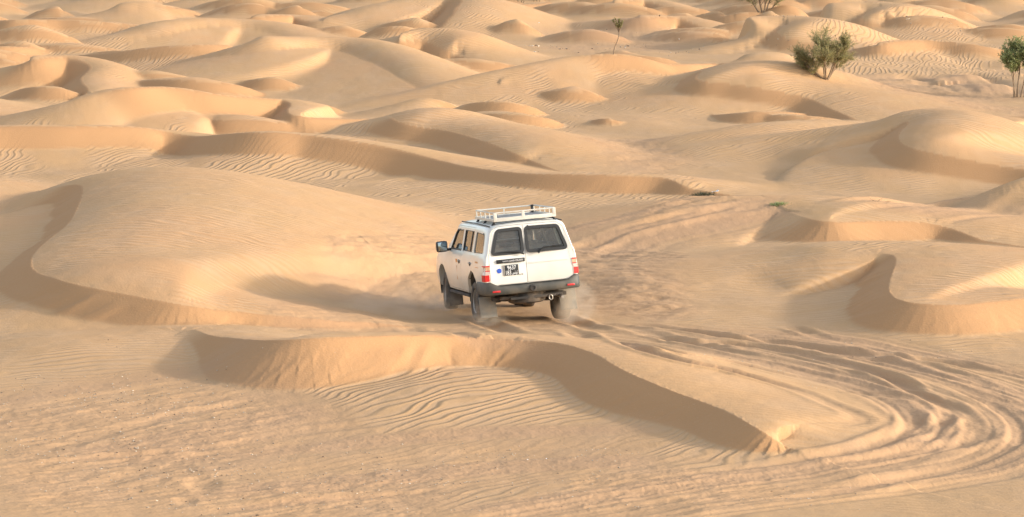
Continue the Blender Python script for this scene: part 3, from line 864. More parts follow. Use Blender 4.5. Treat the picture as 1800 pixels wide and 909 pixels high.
REAR_DOOR = {'left': rounded([(-.815, .72), (-.088, .72), (-.088, 1.835), (-.60, 1.825), (-.70, 1.72), (-.815, 1.27)], .035),
             'right': rounded([(-.08, .72), (.815, .72), (.815, 1.27), (.70, 1.72), (.60, 1.825), (-.08, 1.835)], .035)}
def sx(s): return (s * .35, s * 1.3) if s > 0 else (s * 1.3, s * .35)
cuts = []
for s in (-1, 1):
    for k, p in DOORS.items(): cuts.append(('DIFFERENCE', T(prism(grow(p, .006), 'x', *sx(s)))))
    cuts.append(('DIFFERENCE', T(prism(SIDE_WIN['quarter'], 'x', *sx(s)))))
    for ay in (0, 2.85):
        a = [(ay + .47 * math.cos(t), .47 + .49 * math.sin(t)) for t in np.linspace(-.6, math.pi + .6, 22)]
        cuts.append(('DIFFERENCE', T(prism(a, 'x', *((s * .50, s * 1.3) if s > 0 else (s * 1.3, s * .50))))))
for k, p in REAR_DOOR.items(): cuts.append(('DIFFERENCE', T(prism(grow(p, .006), 'y', -1.6, -.9))))
cuts.append(('DIFFERENCE', T(prism(rounded([(-.70, 1.36), (.70, 1.36), (.60, 1.76), (-.60, 1.76)], .05), 'y', 1.6, 2.44))))
body = cpart('body', boolean(hollow, cuts), 'paint')

door_mesh = {}
for s in (-1, 1):
    for k, p in DOORS.items():
        d = cpart('door', boolean(hollow, [('INTERSECT', T(prism(p, 'x', *sx(s)))), ('DIFFERENCE', T(prism(SIDE_WIN[k], 'x', *sx(s))))]), 'paint')
        hy = 1.16 if k == 'front' else .13
        x0 = s * (hw(1.08) + .002)
        cup = bmesh.new(); bmesh.ops.create_uvsphere(cup, u_segments=14, v_segments=8, radius=1)
        bmesh.ops.scale(cup, vec=(.012, .085, .042), verts=cup.verts); bmesh.ops.translate(cup, vec=(x0, hy, 1.085), verts=cup.verts)
        cpart('handle_recess', cup, 'rubber', d)
        cpart('handle', box_bm(x0 - .012 + s * .012, x0 + .012 + s * .012, hy - .075, hy + .075, 1.09, 1.115, .008), 'steel', d)
        g = SIDE_WIN[k]
        gb = prism([(y, z) for y, z in grow(g, .012)], 'x', 0, s * .005)
        for v in gb.verts: v.co.x += s * (hw(v.co.z) - .024)
        cpart('window', gb, 'side_glass', d, 0)
        # black seal round the glass
        fr = bmesh.new()
        A = [fr.verts.new((s * (hw(z) + .003), y, z)) for y, z in grow(g, .016)]; B = [fr.verts.new((s * (hw(z) + .003), y, z)) for y, z in grow(g, -.014)]
        C_ = [fr.verts.new((s * (hw(z) - .02), y, z)) for y, z in grow(g, -.014)]
        for i in range(len(A)):
            j = (i + 1) % len(A)
            fr.faces.new((A[i], A[j], B[j], B[i])); fr.faces.new((B[i], B[j], C_[j], C_[i]))
        cpart('window_seal', fr, 'rubber', d, 0)
        if k == 'front':
            if s < 0:
                cpart('decal', box_bm(-hw(1.09) - .003, -hw(1.09) + .01, 1.33, 1.47, 1.02, 1.13, .002), 'orange', d, label='square orange sticker')
                cpart('stripe', box_bm(-hw(.9) - .002, -hw(.9) + .01, 1.36, 1.375, .72, 1.0, .001), 'peach', d)
            # door mirror
            mb = box_bm(s * 1.06 - .115, s * 1.06 + .115, 2.06, 2.19, 1.245, 1.465, .045)
            mi = cpart('mirror', mb, 'rubber', label='black door mirror')
            cpart('mirror_glass', box_bm(s * 1.06 - .09, s * 1.06 + .09, 2.052, 2.062, 1.27, 1.445, .004), 'mirror', mi)
            cpart('mirror_arm', tube([(s * 1.0, 2.12, 1.30), (s * .93, 2.10, 1.285), (s * .85, 2.08, 1.29)], .028), 'rubber', mi)
        else:
            bar = bmesh.new()
            bar = prism([(.30, 1.315), (.325, 1.315), (.325, 1.72), (.30, 1.72)], 'x', 0, s * .012)
            for v in bar.verts: v.co.x += s * (hw(v.co.z) - .018)
            cpart('window_divider', bar, 'rubber', d, 0)
    g = SIDE_WIN['quarter']
    gb = prism(grow(g, .012), 'x', 0, s * .005)
    for v in gb.verts: v.co.x += s * (hw(v.co.z) - .016)
    qg = cpart('window', gb, 'side_glass', None, 0)
    fr = bmesh.new()
    A = [fr.verts.new((s * (hw(z) + .003), y, z)) for y, z in grow(g, .02)]; B = [fr.verts.new((s * (hw(z) + .003), y, z)) for y, z in grow(g, -.012)]
    for i in range(len(A)):
        j = (i + 1) % len(A); fr.faces.new((A[i], A[j], B[j], B[i]))
    cpart('window_seal', fr, 'rubber', qg, 0)

def rear_y(z): return -1.163 + .20 * max(0, z - 1.25)
FONT_CACHE = {}
def lettering(name, text, size, x, z, y, mat, parent, width=None, align='CENTER', rotz=0):
    cu = bpy.data.curves.new(name, 'FONT'); cu.body = text; cu.size = size; cu.align_x = align; cu.extrude = .0008; cu.resolution_u = 3
    o = bpy.data.objects.new(name, cu); col.objects.link(o)
    bpy.context.view_layer.update()
    me_ = bpy.data.meshes.new_from_object(o.evaluated_get(bpy.context.evaluated_depsgraph_get()))
    bpy.data.objects.remove(o); bpy.data.curves.remove(cu)
    if width and len(me_.vertices):
        xs = [v.co.x for v in me_.vertices]; k = width / max(1e-4, max(xs) - min(xs)); m = (max(xs) + min(xs)) / 2
        for v in me_.vertices: v.co.x = (v.co.x - m) * k
    me_.transform(Matrix.Translation((x, y, z)) @ Matrix.Rotation(rotz, 4, 'Z') @ Matrix.Rotation(R(90), 4, 'X'))
    return cpart(name, me_, mat, parent, 0)

for k, p in REAR_DOOR.items():
    d = cpart('rear_door', boolean(hollow, [('INTERSECT', T(prism(p, 'y', -1.6, -.9))), ('DIFFERENCE', T(prism(REAR_WIN[k], 'y', -1.6, -.8)))]), 'paint', label='narrow rear door with number plate' if k == 'left' else 'wide plain rear door')
    g = REAR_WIN[k]
    gb = prism(grow(g, .02), 'y', 0, .006)
    for v in gb.verts: v.co.y += rear_y(v.co.z) + .03
    cpart('window', gb, 'glass', d, 0)
    fr = bmesh.new()
    A0 = [fr.verts.new((x, rear_y(z) + .004, z)) for x, z in grow(g, .034)]
    A = [fr.verts.new((x, rear_y(z) - .008, z)) for x, z in grow(g, .030)]; B = [fr.verts.new((x, rear_y(z) - .008, z)) for x, z in grow(g, -.028)]
    C_ = [fr.verts.new((x, rear_y(z) + .03, z)) for x, z in grow(g, -.03)]
    for i in range(len(A)):
        j = (i + 1) % len(A)
        for P_, Q_ in ((A0, A), (A, B), (B, C_)): fr.faces.new((P_[i], P_[j], Q_[j], Q_[i]))
    cpart('window_seal', fr, 'rubber', d, 30)
    if k == 'left':
        w = tube([(-.125, rear_y(1.28) - .02, 1.275), (-.24, rear_y(1.3) - .035, 1.318), (-.42, rear_y(1.34) - .03, 1.338), (-.62, rear_y(1.34) - .025, 1.335)], [.020, .012, .008, .006])
        cpart('wiper', w, 'rubber', d)
        gy = -1.172
        gar = cpart('badge_strip', box_bm(-.675, -.115, -1.185, -1.150, 1.125, 1.20, .012), 'rubber', d, label='dark strip with white lettering')
        lettering('lettering', 'LAND CRUISER', .05, -.29, 1.146, -1.1865, 'white', gar, .27)
        lettering('lettering', 'TOYOTA', .036, -.50, 1.149, -1.1865, 'white', gar, .12)
        pl = cpart('number_plate', box_bm(-.525, -.255, -1.180, -1.160, .885, 1.085, .004), 'plate', d, label='black number plate with white figures')
        lettering('lettering', '9637', .115, -.39, .993, -1.1815, 'white', pl, .17)
        lettering('lettering', '183', .115, -.458, .900, -1.1815, 'white', pl, .10)
        lettering('lettering', '\uFEB2\uFEE7\uFEEE\uFE97', .10, -.335, .905, -1.1815, 'white', pl, .115)
        cpart('plate_edge', box_bm(-.552, -.528, -1.176, -1.160, .878, 1.09, .003), 'steel', pl)
        disc = lathe_x([(0, .048), (.006, .046)], 28)
        disc.transform(Matrix.Translation((-.635, -1.163, .985)) @ Matrix.Rotation(R(-90), 4, 'Z'))
        cpart('sticker', disc, 'blue', d, label='round blue sticker')
        cpart('door_lock', box_bm(-.20, -.17, -1.176, -1.16, .87, .90, .008), 'steel', d)
    else:
        w = tube([(.16, rear_y(1.28) - .02, 1.262), (.27, rear_y(1.34) - .035, 1.365), (.45, rear_y(1.36) - .03, 1.375), (.66, rear_y(1.36) - .025, 1.372)], [.020, .012, .008, .006])
        cpart('wiper', w, 'rubber', d)
        nb = bmesh.new(); bmesh.ops.create_uvsphere(nb, u_segments=10, v_segments=6, radius=.014); bmesh.ops.translate(nb, vec=(.02, rear_y(1.80) - .004, 1.80), verts=nb.verts)
        cpart('washer_nozzle', nb, 'rubber', d)
        cpart('crease', box_bm(-.05, .76, -1.1665, -1.155, 1.085, 1.092, .002), 'paint', d)
# windscreen
gb = prism(grow(rounded([(-.70, 1.36), (.70, 1.36), (.60, 1.76), (-.60, 1.76)], .05), .02), 'y', 0, .006)
for v in gb.verts: v.co.y += 2.50 - .80 * (v.co.z - 1.27) / .60 - .03
cpart('windscreen', gb, 'glass', None, 0)

# rear lights wrap round the corners
for s in (-1, 1):
    pl = [(.838, -1.176), (.925, -1.166), (.952, -1.10), (.953, -.97), (.93, -.97), (.93, -1.09), (.91, -1.14), (.838, -1.15)]
    def band_bm(z0, z1, o=0):
        b = prism([(s * (x + (o if x > .9 else 0)), y - o) for x, y in pl], 'z', z0, z1)
        for v in b.verts:
            if v.co.z > .95: v.co.x -= s * .02
        return b
    lamp = cpart('tail_light', band_bm(.80, .925), 'red', label='red and white tail light')
    cpart('reverse_lens', band_bm(.928, .992, -.002), 'clear', lamp)
    cpart('lens_strip', band_bm(.994, 1.012), 'red', lamp)
    cpart('indicator_lens', band_bm(1.014, 1.078, -.002), 'amber', lamp)
    cpart('lamp_trim', band_bm(1.08, 1.105), 'red', lamp)

# rear bumper swept round the tail
half = [(.962, -.50), (.966, -.85), (.962, -1.06), (.93, -1.17), (.86, -1.225), (.70, -1.25), (.35, -1.262), (0, -1.265)]
path = [(-x, y) for x, y in half] + [(x, y) for x, y in half[-2::-1]]
rings = []
for i, (x, y) in enumerate(path):
    a = Vector(path[max(0, i - 1)]); b = Vector(path[min(len(path) - 1, i + 1)]); tn = (b - a).normalized()
    nx, ny = tn.y, -tn.x                      # outward
    hi = .085 * sstep(.72, .84, np.array(abs(x)))
    rings.append([(x - nx * o, y - ny * o, z) for o, z in ((.10, .53), (.025, .525), (.004, .545), (0, .62), (.006, .665 + hi), (.025, .695 + hi), (.07, .705 + hi), (.16, .705 + hi), (.16, .61), (.10, .54))])
bump = cpart('rear_bumper', ring_loft(rings), 'bumper', smooth=50)
for s in (-1, 1):
    rf = box_bm(s * .74 - .075, s * .74 + .075, -1.268, -1.235, .58, .617, .006)
    if True:
        for v in rf.verts: v.co.y += .03 * abs(v.co.x - s * .66) / .16 * .6
    cpart('reflector', rf, 'red', bump, label='red bumper reflector')
hole = lathe_x([(0, .062), (.012, .070), (.028, .058), (.03, .036), (.016, .034)], 24)
hole.transform(Matrix.Translation((-.02, -1.262, .61)) @ Matrix.Rotation(R(-90), 4, 'Z'))
cpart('tow_socket', hole, 'under', bump)
# step pads on the bumper top
cpart('bumper_step', box_bm(-.66, .66, -1.245, -1.17, .7055, .711, .002), 'rubber', bump)

# wheel arch liners and sills, underbody
ub = box_bm(-.62, .62, -1.05, 3.5, .40, .47, .02)
box_bm(-.72, -.60, -.9, 2.4, .38, .45, .01, ub); box_bm(.60, .72, -.9, 2.4, .38, .45, .01, ub)
cpart('chassis', ub, 'under')
for s in (-1, 1):
    cpart('sill', box_bm(s * .87 - .05, s * .87 + .05, .50, 2.36, .405, .46, .02), 'under')
    for ay in (0, 2.85):
        lin = bmesh.new()
        vs = [[lin.verts.new((s * x, ay + .475 * math.cos(t), .47 + .495 * math.sin(t))) for x in (.50, .915)] for t in np.linspace(-.3, math.pi + .3, 18)]
        for a, b in zip(vs[:-1], vs[1:]): lin.faces.new((a[0], a[1], b[1], b[0]))
        cpart('arch_liner', lin, 'under')
    fb = box_bm(s * .80 - .165, s * .80 + .165, -.60, -.575, .07, .47, .006)
    for v in fb.verts: v.co.y -= .22 * (.47 - v.co.z)
    cpart('mud_flap', fb, 'flap')
    fb = box_bm(s * .80 - .14, s * .80 + .14, 2.36, 2.38, .12, .42, .006)
    cpart('mud_flap', fb, 'under')
# spare wheel slung under the tail
sp_ = lathe_x([(-.11, .20), (-.12, .30), (-.09, .36), (-.03, .375), (.03, .375), (.09, .36), (.12, .30), (.11, .20)], 40)
sp_.transform(Matrix.Translation((-.05, -.78, .42)) @ Matrix.Rotation(R(90), 4, 'Y'))
cpart('spare_wheel', sp_, 'tyre')
cpart('exhaust_pipe', tube([(.52, -.3, .42), (.55, -.85, .40), (.57, -1.20, .37)], .035), 'steel')
cpart('tow_hook', tube([(.34 + .035 * math.cos(t), -1.16, .385 + .05 * math.sin(t)) for t in np.linspace(0, 2 * math.pi, 13)[:-1]], .012, closed=True), 'steel')
cpart('tow_bar', box_bm(-.45, .45, -1.15, -1.09, .40, .45, .01), 'under')

# axle and wheels (they stay level on the sand while the body leans)
ax = tube([(-.66, 0, .35), (-.2, 0, .35), (-.12, 0, .35), (.02, 0, .35), (.1, 0, .35), (.66, 0, .35)], [.05, .05, .13, .15, .05, .05], seg=12)
cpart('rear_axle', ax, 'under', body=False)
def make_wheel():
    w = empty('wheel'); w.parent = car
    ty = lathe_x([(-.10, .235), (-.130, .26), (-.138, .31), (-.132, .355), (-.112, .381), (-.06, .390), (0, .392), (.06, .390), (.112, .381), (.132, .355), (.138, .31), (.130, .26), (.10, .235)], 72)
    ty.verts.ensure_lookup_table()
    for i, v in enumerate(ty.verts):         # tread blocks
        r = math.hypot(v.co.y, v.co.z)
        if r > .375:
            a = math.atan2(v.co.z, v.co.y); k = int((a + math.pi) / (2 * math.pi) * 72 + .5)
            if k % 3 == 0: v.co.y *= .972; v.co.z *= .972
    t_ = cpart('tyre', ty, 'tyre', w, 40)
    rim = lathe_x([(-.10, .238), (-.115, .232), (-.10, .215), (-.05, .20), (-.045, .10), (-.085, .075), (-.09, .03)], 36)
    cpart('rim', rim, 'steel', w, 40)
    return w
wh = make_wheel()
spots = [(-.80, 0, 0), (.80, 0, 1), (-.80, 2.85, 0), (.80, 2.85, 1)]
for i, (wx_, wy_, fl) in enumerate(spots):
    if i == 0: w = wh
    else:
        w = wh.copy(); col.objects.link(w); w.parent = car
        for ch in list(wh.children):
            c_ = ch.copy(); col.objects.link(c_); c_.parent = w
    w.location = (wx_, wy_, .32)
    w.rotation_euler = (0.3 * i, 0, R(180) if fl else 0)
    if wy_ > 1: w.rotation_euler.z += R(-6)

# interior
fl_ = box_bm(-.82, .82, -1.0, 2.3, .56, .60, .01); cpart('floor', fl_, 'lining')
def seat(x, y, w, head):
    b = box_bm(x - w / 2, x + w / 2, y, y + .5, .85, 1.02, .05)
    n0 = len(b.verts)
    box_bm(x - w / 2, x + w / 2, y - .14, y, .90, 1.36, .055, b)
    for hx in head: box_bm(hx - .12, hx + .12, y - .16, y - .06, 1.37, 1.50, .04, b)
    return b
cpart('seat', seat(-.40, .98, .52, (-.40,)), 'seat'); cpart('seat', seat(.40, .98, .52, (.40,)), 'seat')
cpart('rear_bench', seat(0, .0, 1.35, ()), 'seat')
cpart('dashboard', box_bm(-.80, .80, 1.95, 2.30, 1.0, 1.30, .06), 'under')
sw = tube([(-.40 + .18 * math.cos(t), 1.78 + .06 * math.sin(t), 1.20 + .17 * math.sin(t)) for t in np.linspace(0, 2 * math.pi, 25)[:-1]], .016, closed=True)
tube([(-.40, 1.78, 1.20), (-.40, 1.98, 1.12)], .03, sw); tube([(-.57, 1.78, 1.20), (-.23, 1.78, 1.20)], .014, sw)
cpart('steering_wheel', sw, 'rubber')
cpart('inner_mirror', box_bm(-.11, .11, 1.84, 1.86, 1.66, 1.73, .008), 'rubber')

# roof rack
rack = empty('roof_rack'); rack.parent = car; rack.matrix_local = BODY; rack['label'] = 'cream painted metal tray on black feet'
X0, X1, Y0, Y1, ZB, ZT = -.62, .62, -.98, .72, 1.93, 2.09
def rp(name, bm, mat): return cpart(name, bm, mat, rack)
rp('base_rail', box_bm(X0, X1, Y0, Y0 + .03, ZB - .01, ZB + .065, .006), 'rack'); rp('base_rail', box_bm(X0, X1, Y1 - .03, Y1, ZB - .01, ZB + .045, .006), 'rack')
for x in (X0, X1 - .03): rp('base_rail', box_bm(x, x + .03, Y0 + .031, Y1 - .031, ZB - .008, ZB + .045, .006), 'rack')
rp('top_rail', tube([(X0 + .02, Y0 + .05, ZT), (X0 + .05, Y0 + .015, ZT), (X1 - .05, Y0 + .015, ZT), (X1 - .02, Y0 + .05, ZT), (X1 - .02, Y1 - .05, ZT), (X1 - .05, Y1 - .015, ZT), (X0 + .05, Y1 - .015, ZT), (X0 + .02, Y1 - .05, ZT)], .014, closed=True), 'rack')
for x in (X0 + .035, -.03, X1 - .035):
    wd = .032 if x != -.03 else .03
    rp('post', box_bm(x - wd, x + wd, Y0 - .002, Y0 + .022, ZB + .03, ZT + .006, .004), 'rack')
    rp('post', box_bm(x - .012, x + .012, Y1 - .022, Y1 - .002, ZB + .03, ZT, .003), 'rack')
for x in (X0 + .02, X1 - .02):
    for y in (Y0 + .45, Y0 + .85, Y0 + 1.25): rp('post', tube([(x, y, ZB), (x, y, ZT)], .010), 'rack')
for i in range(9):
    x = X0 + .10 + i * (X1 - X0 - .20) / 8
    rp('slat', box_bm(x - .05, x + .05, Y0 + .032, Y1 - .032, ZB + .012, ZB + .026, .003), 'slat')
rp('front_post', box_bm(X1 - .10, X1 - .05, Y1 - .05, Y1 + .0, ZB + .03, ZT + .015, .006), 'rubber')
for x in (X0 + .04, X1 - .04):
    for y in (Y0 + .12, -.1, Y1 - .15):
        sgn = 1 if x > 0 else -1
        f = tube([(x, y, ZB - .01), (x + sgn * .03, y, ZB - .06), (x + sgn * .045, y, 1.845)], [.022, .026, .034])
        rp('foot', f, 'rubber')
for x in (-.715, .715):
    cpart('roof_gutter', tube([(x, -.98, 1.845), (x, .3, 1.865), (x, 1.55, 1.855)], .012), 'rubber')
# small rows of worn orange lettering on the left flank
flank = cpart('flank_lettering', box_bm(-hw(1.12) - .0025, -hw(1.12) + .005, -.62, -.36, 1.13, 1.165, .001), 'peach', label='worn orange lettering')
box2 = bmesh.new()
for k in range(7): box_bm(-hw(1.04) - .003, -hw(1.04) + .004, -.66 + k * .045, -.63 + k * .045, 1.02, 1.06, .001, box2)
cpart('flank_lettering', box2, 'peach')
for o in TMP:
    d_ = o.data; bpy.data.objects.remove(o)
# ------------------------------------------------------------------ plants
def leaf_mat(name, a, b, c):
    m, t, p = new_mat(name)
    g = t.nodes.new('ShaderNodeNewGeometry'); r = t.nodes.new('ShaderNodeValToRGB')
    e = r.color_ramp.elements
    e[0].color = (*a, 1); e[1].color = (*c, 1)
    k = e.new(.55); k.color = (*b, 1)
    t.links.new(g.outputs['Random Per Island'], r.inputs[0]); t.links.new(r.outputs[0], p.inputs['Base Color'])
    p.inputs['Roughness'].default_value = .7
    tl = t.nodes.new('ShaderNodeBsdfTranslucent'); ms = t.nodes.new('ShaderNodeMixShader'); ms.inputs[0].default_value = .5
    t.links.new(r.outputs[0], tl.inputs[0]); t.links.new(p.outputs[0], ms.inputs[1]); t.links.new(tl.outputs[0], ms.inputs[2])
    t.links.new(ms.outputs[0], t.nodes['Material Output'].inputs['Surface'])
    return m
m_olive = leaf_mat('olive_foliage', (.22, .21, .085), (.34, .315, .14), (.47, .39, .20))
m_green = leaf_mat('green_foliage', (.20, .245, .09), (.32, .36, .15), (.44, .42, .21))
m_dark = leaf_mat('dark_foliage', (.07, .075, .04), (.12, .115, .065), (.2, .165, .10))
m_wood = simple_mat('grey_brown_bark', (.24, .165, .10), .9, dirt=.5, dirtcol=(.30, .22, .14), scale=9)

def limb(bm, pts, r0, r1, seg=6):
    n = len(pts)
    tube(pts, [r0 + (r1 - r0) * i / (n - 1) for i in range(n)], bm, seg)
def bend(rn, p, d, length, n, wig, up):
    pts = [p.copy()]
    d = d.normalized()
    for i in range(n):
        d = (d + Vector((rn.uniform(-wig, wig), rn.uniform(-wig, wig), rn.uniform(-wig, wig) + up))).normalized()
        pts.append(pts[-1] + d * (length / n))
    return pts, d
def blades(bm, rn, p, d, count, length, width, spread):
    for _ in range(count):
        v = (d + Vector((rn.gauss(0, spread), rn.gauss(0, spread), rn.gauss(0, spread) + .12))).normalized()
        l = length * rn.uniform(.5, 1.25)
        s = v.cross(Vector((rn.gauss(0, 1), rn.gauss(0, 1), rn.gauss(0, 1)))).normalized() * width * rn.uniform(.6, 1.2)
        m = p + v * l * .55 + Vector((0, 0, -.02 * l)); e = p + v * l + Vector((0, 0, -.10 * l))
        a = [bm.verts.new(q) for q in (p - s * .4, p + s * .4, m + s, m - s)]
        bm.faces.new(a)
        bm.faces.new((a[3], a[2], bm.verts.new(e)))
def shrub(name, base, label, cat, limbs, leafm, seed, twig=(.34, 5), leaf=(.13, .011, 6), group=None, spread=.55):
    """limbs: (offset x, offset y, direction, length, radius, branches)"""
    rn = random.Random(seed)
    root = empty(name, base)
    props(root, label, cat, group)
    wb, fb = bmesh.new(), bmesh.new()
    for (ox, oy, d, L, r, nb, free) in limbs:
        pts, dd = bend(rn, Vector((ox, oy, -.12)), Vector(d), L, 7, .13, .03)
        limb(wb, pts, r, r * .35)
        for k in range(nb):
            f = free + (1 - free) * (k + rn.random()) / nb
            i = min(6, int(f * 7)); q = pts[i].lerp(pts[i + 1], f * 7 - i)
            bd = (Vector(d).normalized() + Vector((rn.gauss(0, .55), rn.gauss(0, .55), rn.gauss(.05, .3)))).normalized()
            bp, be = bend(rn, q, bd, L * rn.uniform(.28, .5) * (1.15 - .5 * f), 5, .2, .05)
            limb(wb, bp, r * .33, r * .12, 5)
            for _ in range(twig[1]):
                f2 = rn.uniform(.25, 1); j = min(4, int(f2 * 5)); q2 = bp[j].lerp(bp[j + 1], f2 * 5 - j)
                td = (be + Vector((rn.gauss(0, .6), rn.gauss(0, .6), rn.gauss(.15, .4)))).normalized()
                tp, te = bend(rn, q2, td, twig[0] * rn.uniform(.5, 1.2), 3, .2, .04)
                limb(wb, tp, .006, .003, 3)
                for s in range(len(tp)):
                    blades(fb, rn, tp[s], te, leaf[2], leaf[0], leaf[1], spread)
    from_bm('trunk', wb, m_wood, root, 40)
    from_bm('foliage', fb, leafm, root)
    return root

def foot(px, py):
    p = hit(px, py)
    # the finished sheet also carries ripples and tracks: take its height from the grid
    i = int(np.argmin((GX - p[0]) ** 2 + (GY - p[1]) ** 2))
    return Vector((p[0], p[1], float(GZ[i]) - .02))
def mpp(p): return p.y / FPX               # metres per photo pixel at that distance

b = foot(1450, 139); u = mpp(b)
shrub('desert_shrub', b, 'wide olive green shrub with a forked trunk growing from the sand beyond the car', 'shrub',
      [(0, 0, (-.68, .1, .85), 60 * u, .055, 12, .35), (.03, 0, (-.35, -.3, 1), 68 * u, .04, 11, .3), (.05, .03, (.05, .2, 1), 70 * u, .04, 11, .3), (.06, 0, (.30, -.2, 1), 66 * u, .04, 10, .35),
       (.05, .02, (.70, .1, .9), 68 * u, .05, 12, .42), (.0, .02, (-.85, .3, .7), 52 * u, .03, 9, .4), (.04, .03, (.62, .5, .9), 60 * u, .03, 8, .4), (.02, -.03, (-.1, -.7, .9), 55 * u, .03, 8, .4)],
      m_olive, 3, twig=(16 * u, 9), leaf=(7.5 * u, .27 * u, 7))
b = foot(1788, 171); u = mpp(b)
shrub('desert_shrub', b, 'tall bright green shrub on several bare slender stems at the right edge', 'shrub',
      [(-.10, 0, (-.12, 0, 1), 82 * u, .032, 12, .5), (.0, .04, (.02, .1, 1), 88 * u, .034, 13, .52), (.10, 0, (.16, -.1, 1), 84 * u, .032, 13, .5), (.2, .03, (.32, .1, 1), 84 * u, .03, 13, .5), (.26, 0, (.55, .1, 1), 80 * u, .03, 11, .5), (-.02, -.03, (-.22, -.1, 1), 70 * u, .026, 8, .65)],
      m_green, 5, twig=(14 * u, 9), leaf=(6.0 * u, .42 * u, 9))
b = foot(1078, 95); u = mpp(b)
root = empty('young_tree', b)
props(root, 'thin bent sapling with a small upright tuft of leaves on a far ridge', 'tree')
rn = random.Random(4); wb, fb = bmesh.new(), bmesh.new()
st = [Vector(p) * u for p in ((0, 0, -4), (.5, 0, 4), (2, 1, 11), (5, 1, 19), (8, 0, 26), (9.5, 0, 33), (10, 0, 38))]
limb(wb, st, 1.05 * u, .75 * u)
for dx, L in ((-.42, 24), (-.28, 25), (-.12, 24), (.05, 23), (.2, 21), (.32, 20), (-.2, 18), (.12, 17)):
    bp, be = bend(rn, st[-1], Vector((dx, rn.uniform(-.3, .3), 1)), L * u, 5, .07, .02)
    limb(wb, bp, .5 * u, .15 * u, 5)
    for k in range(26):
        f = rn.uniform(.35, 1); j = min(4, int(f * 5)); q = bp[j].lerp(bp[j + 1], f * 5 - j)
        blades(fb, rn, q, be, 5, 5.0 * u, .35 * u, .32)
from_bm('trunk', wb, m_wood, root, 40); from_bm('foliage', fb, m_olive, root)
b = foot(1343, 21); u = mpp(b)
shrub('desert_shrub', b, 'dark stemmed shrub cut off by the top edge, right of centre', 'shrub',
      [(-.2, 0, (-.55, 0, 1), 60 * u, .05, 13, .18), (-.1, .03, (-.2, .1, 1), 66 * u, .05, 13, .18), (.0, -.03, (.05, -.1, 1), 66 * u, .05, 13, .2), (.1, 0, (.25, .1, 1), 64 * u, .05, 13, .18), (.2, 0, (.6, 0, 1), 56 * u, .045, 12, .2)],
      m_olive, 8, twig=(13 * u, 5), leaf=(5.5 * u, .45 * u, 5))
for (px, py, sd, lab) in ((915, 4, 21, 'small far shrub of which only stems show at the top edge, the left of two'), (942, 4, 22, 'small far shrub of which only stems show at the top edge, the right of two')):
    b = foot(px, py); u = mpp(b)
    shrub('desert_shrub', b, lab, 'shrub', [(-.08, 0, (-.2, 0, 1), 42 * u, .04, 6, .5), (.05, 0, (.1, .1, 1), 46 * u, .04, 6, .5), (.12, 0, (.35, -.1, 1), 40 * u, .03, 6, .5)], m_olive, sd, twig=(11 * u, 4), leaf=(5 * u, .45 * u, 4))
def tuft(px, py, wpx, hpx, n, leafm, label, seed):
    b = foot(px, py); u = mpp(b); rn = random.Random(seed)
    bm = bmesh.new()
    for k in range(n):
        q = Vector((rn.gauss(0, wpx * .24) * u, rn.gauss(0, wpx * .2) * u, -.02))
        blades(bm, rn, q, Vector((q.x / u / wpx * 2.2, rn.gauss(0, .3), .9)), 5, hpx * u * 1.15, .35 * u, .35)
    o = from_bm('grass_tuft', bm, leafm); o.location = b
    props(o, label, 'grass tuft')
tuft(1240, 344, 36, 9, 150, m_dark, 'dark dry grass tuft beside a white scrap on the sandy bank', 31)
tuft(1371, 358, 24, 8, 110, m_green, 'small fresh green grass tuft on the sand bank right of the car', 32)
# dead twigs
b = foot(1548, 357); u = mpp(b); rn = random.Random(9); bm = bmesh.new()
for k in range(11):
    p0 = Vector((rn.uniform(-16, 10) * u, rn.uniform(-.3, .3), .0))
    pts, _ = bend(rn, p0, Vector((rn.choice((-1, 1)) * rn.uniform(.6, 1), rn.uniform(-.5, .5), rn.uniform(.05, .35))), rn.uniform(8, 20) * u, 5, .25, .0)
    limb(bm, pts, .45 * u, .2 * u, 5)
o = from_bm('dead_branch', bm, m_wood, None, 40); o.location = b
props(o, 'flat tangle of dead brown twigs lying on the sand', 'dead branch')
# white scrap
b = foot(1257, 338); u = mpp(b); rn = random.Random(2); bm = bmesh.new()
g = [[bm.verts.new(((i - 3) * 1.9 * u + rn.uniform(-.3, .3) * u, (j - 1.5) * 2.2 * u, (.9 + 1.3 * math.sin(i * .9 + j) * .8 + i * .55 + rn.uniform(0, .8)) * u)) for j in range(4)] for i in range(7)]
for i in range(6):
    for j in range(3): bm.faces.new((g[i][j], g[i + 1][j], g[i + 1][j + 1], g[i][j + 1]))
o = from_bm('litter_scrap', bm, simple_mat('white_scrap', (.82, .81, .78), .6)); o.location = b
md = o.modifiers.new('thickness', 'SOLIDIFY'); md.thickness = .006
props(o, 'crumpled white scrap lying beside the dark grass tuft', 'litter')

# ------------------------------------------------------------------ pebbles
m_peb, t, p = new_mat('pebble')
g = t.nodes.new('ShaderNodeNewGeometry'); r = t.nodes.new('ShaderNodeValToRGB')
for k, (pos, c_) in enumerate(((0, (.17, .115, .07)), (.3, (.26, .175, .105)), (.8, (.42, .30, .19)), (1, (.66, .56, .43)))):
    e = r.color_ramp.elements[0] if k == 0 else r.color_ramp.elements[1] if k == 3 else r.color_ramp.elements.new(pos)
    e.position = pos; e.color = (*c_, 1)
t.links.new(g.outputs['Random Per Island'], r.inputs[0]); t.links.new(r.outputs[0], p.inputs['Base Color']); p.inputs['Roughness'].default_value = .9
oct_ = np.array([(1, 0, 0), (0, 1, 0), (-1, 0, 0), (0, -1, 0), (0, 0, 1), (0, 0, -1)], float)
of = np.array([(0, 1, 4), (1, 2, 4), (2, 3, 4), (3, 0, 4), (1, 0, 5), (2, 1, 5), (3, 2, 5), (0, 3, 5)])
pv, pf = [], []
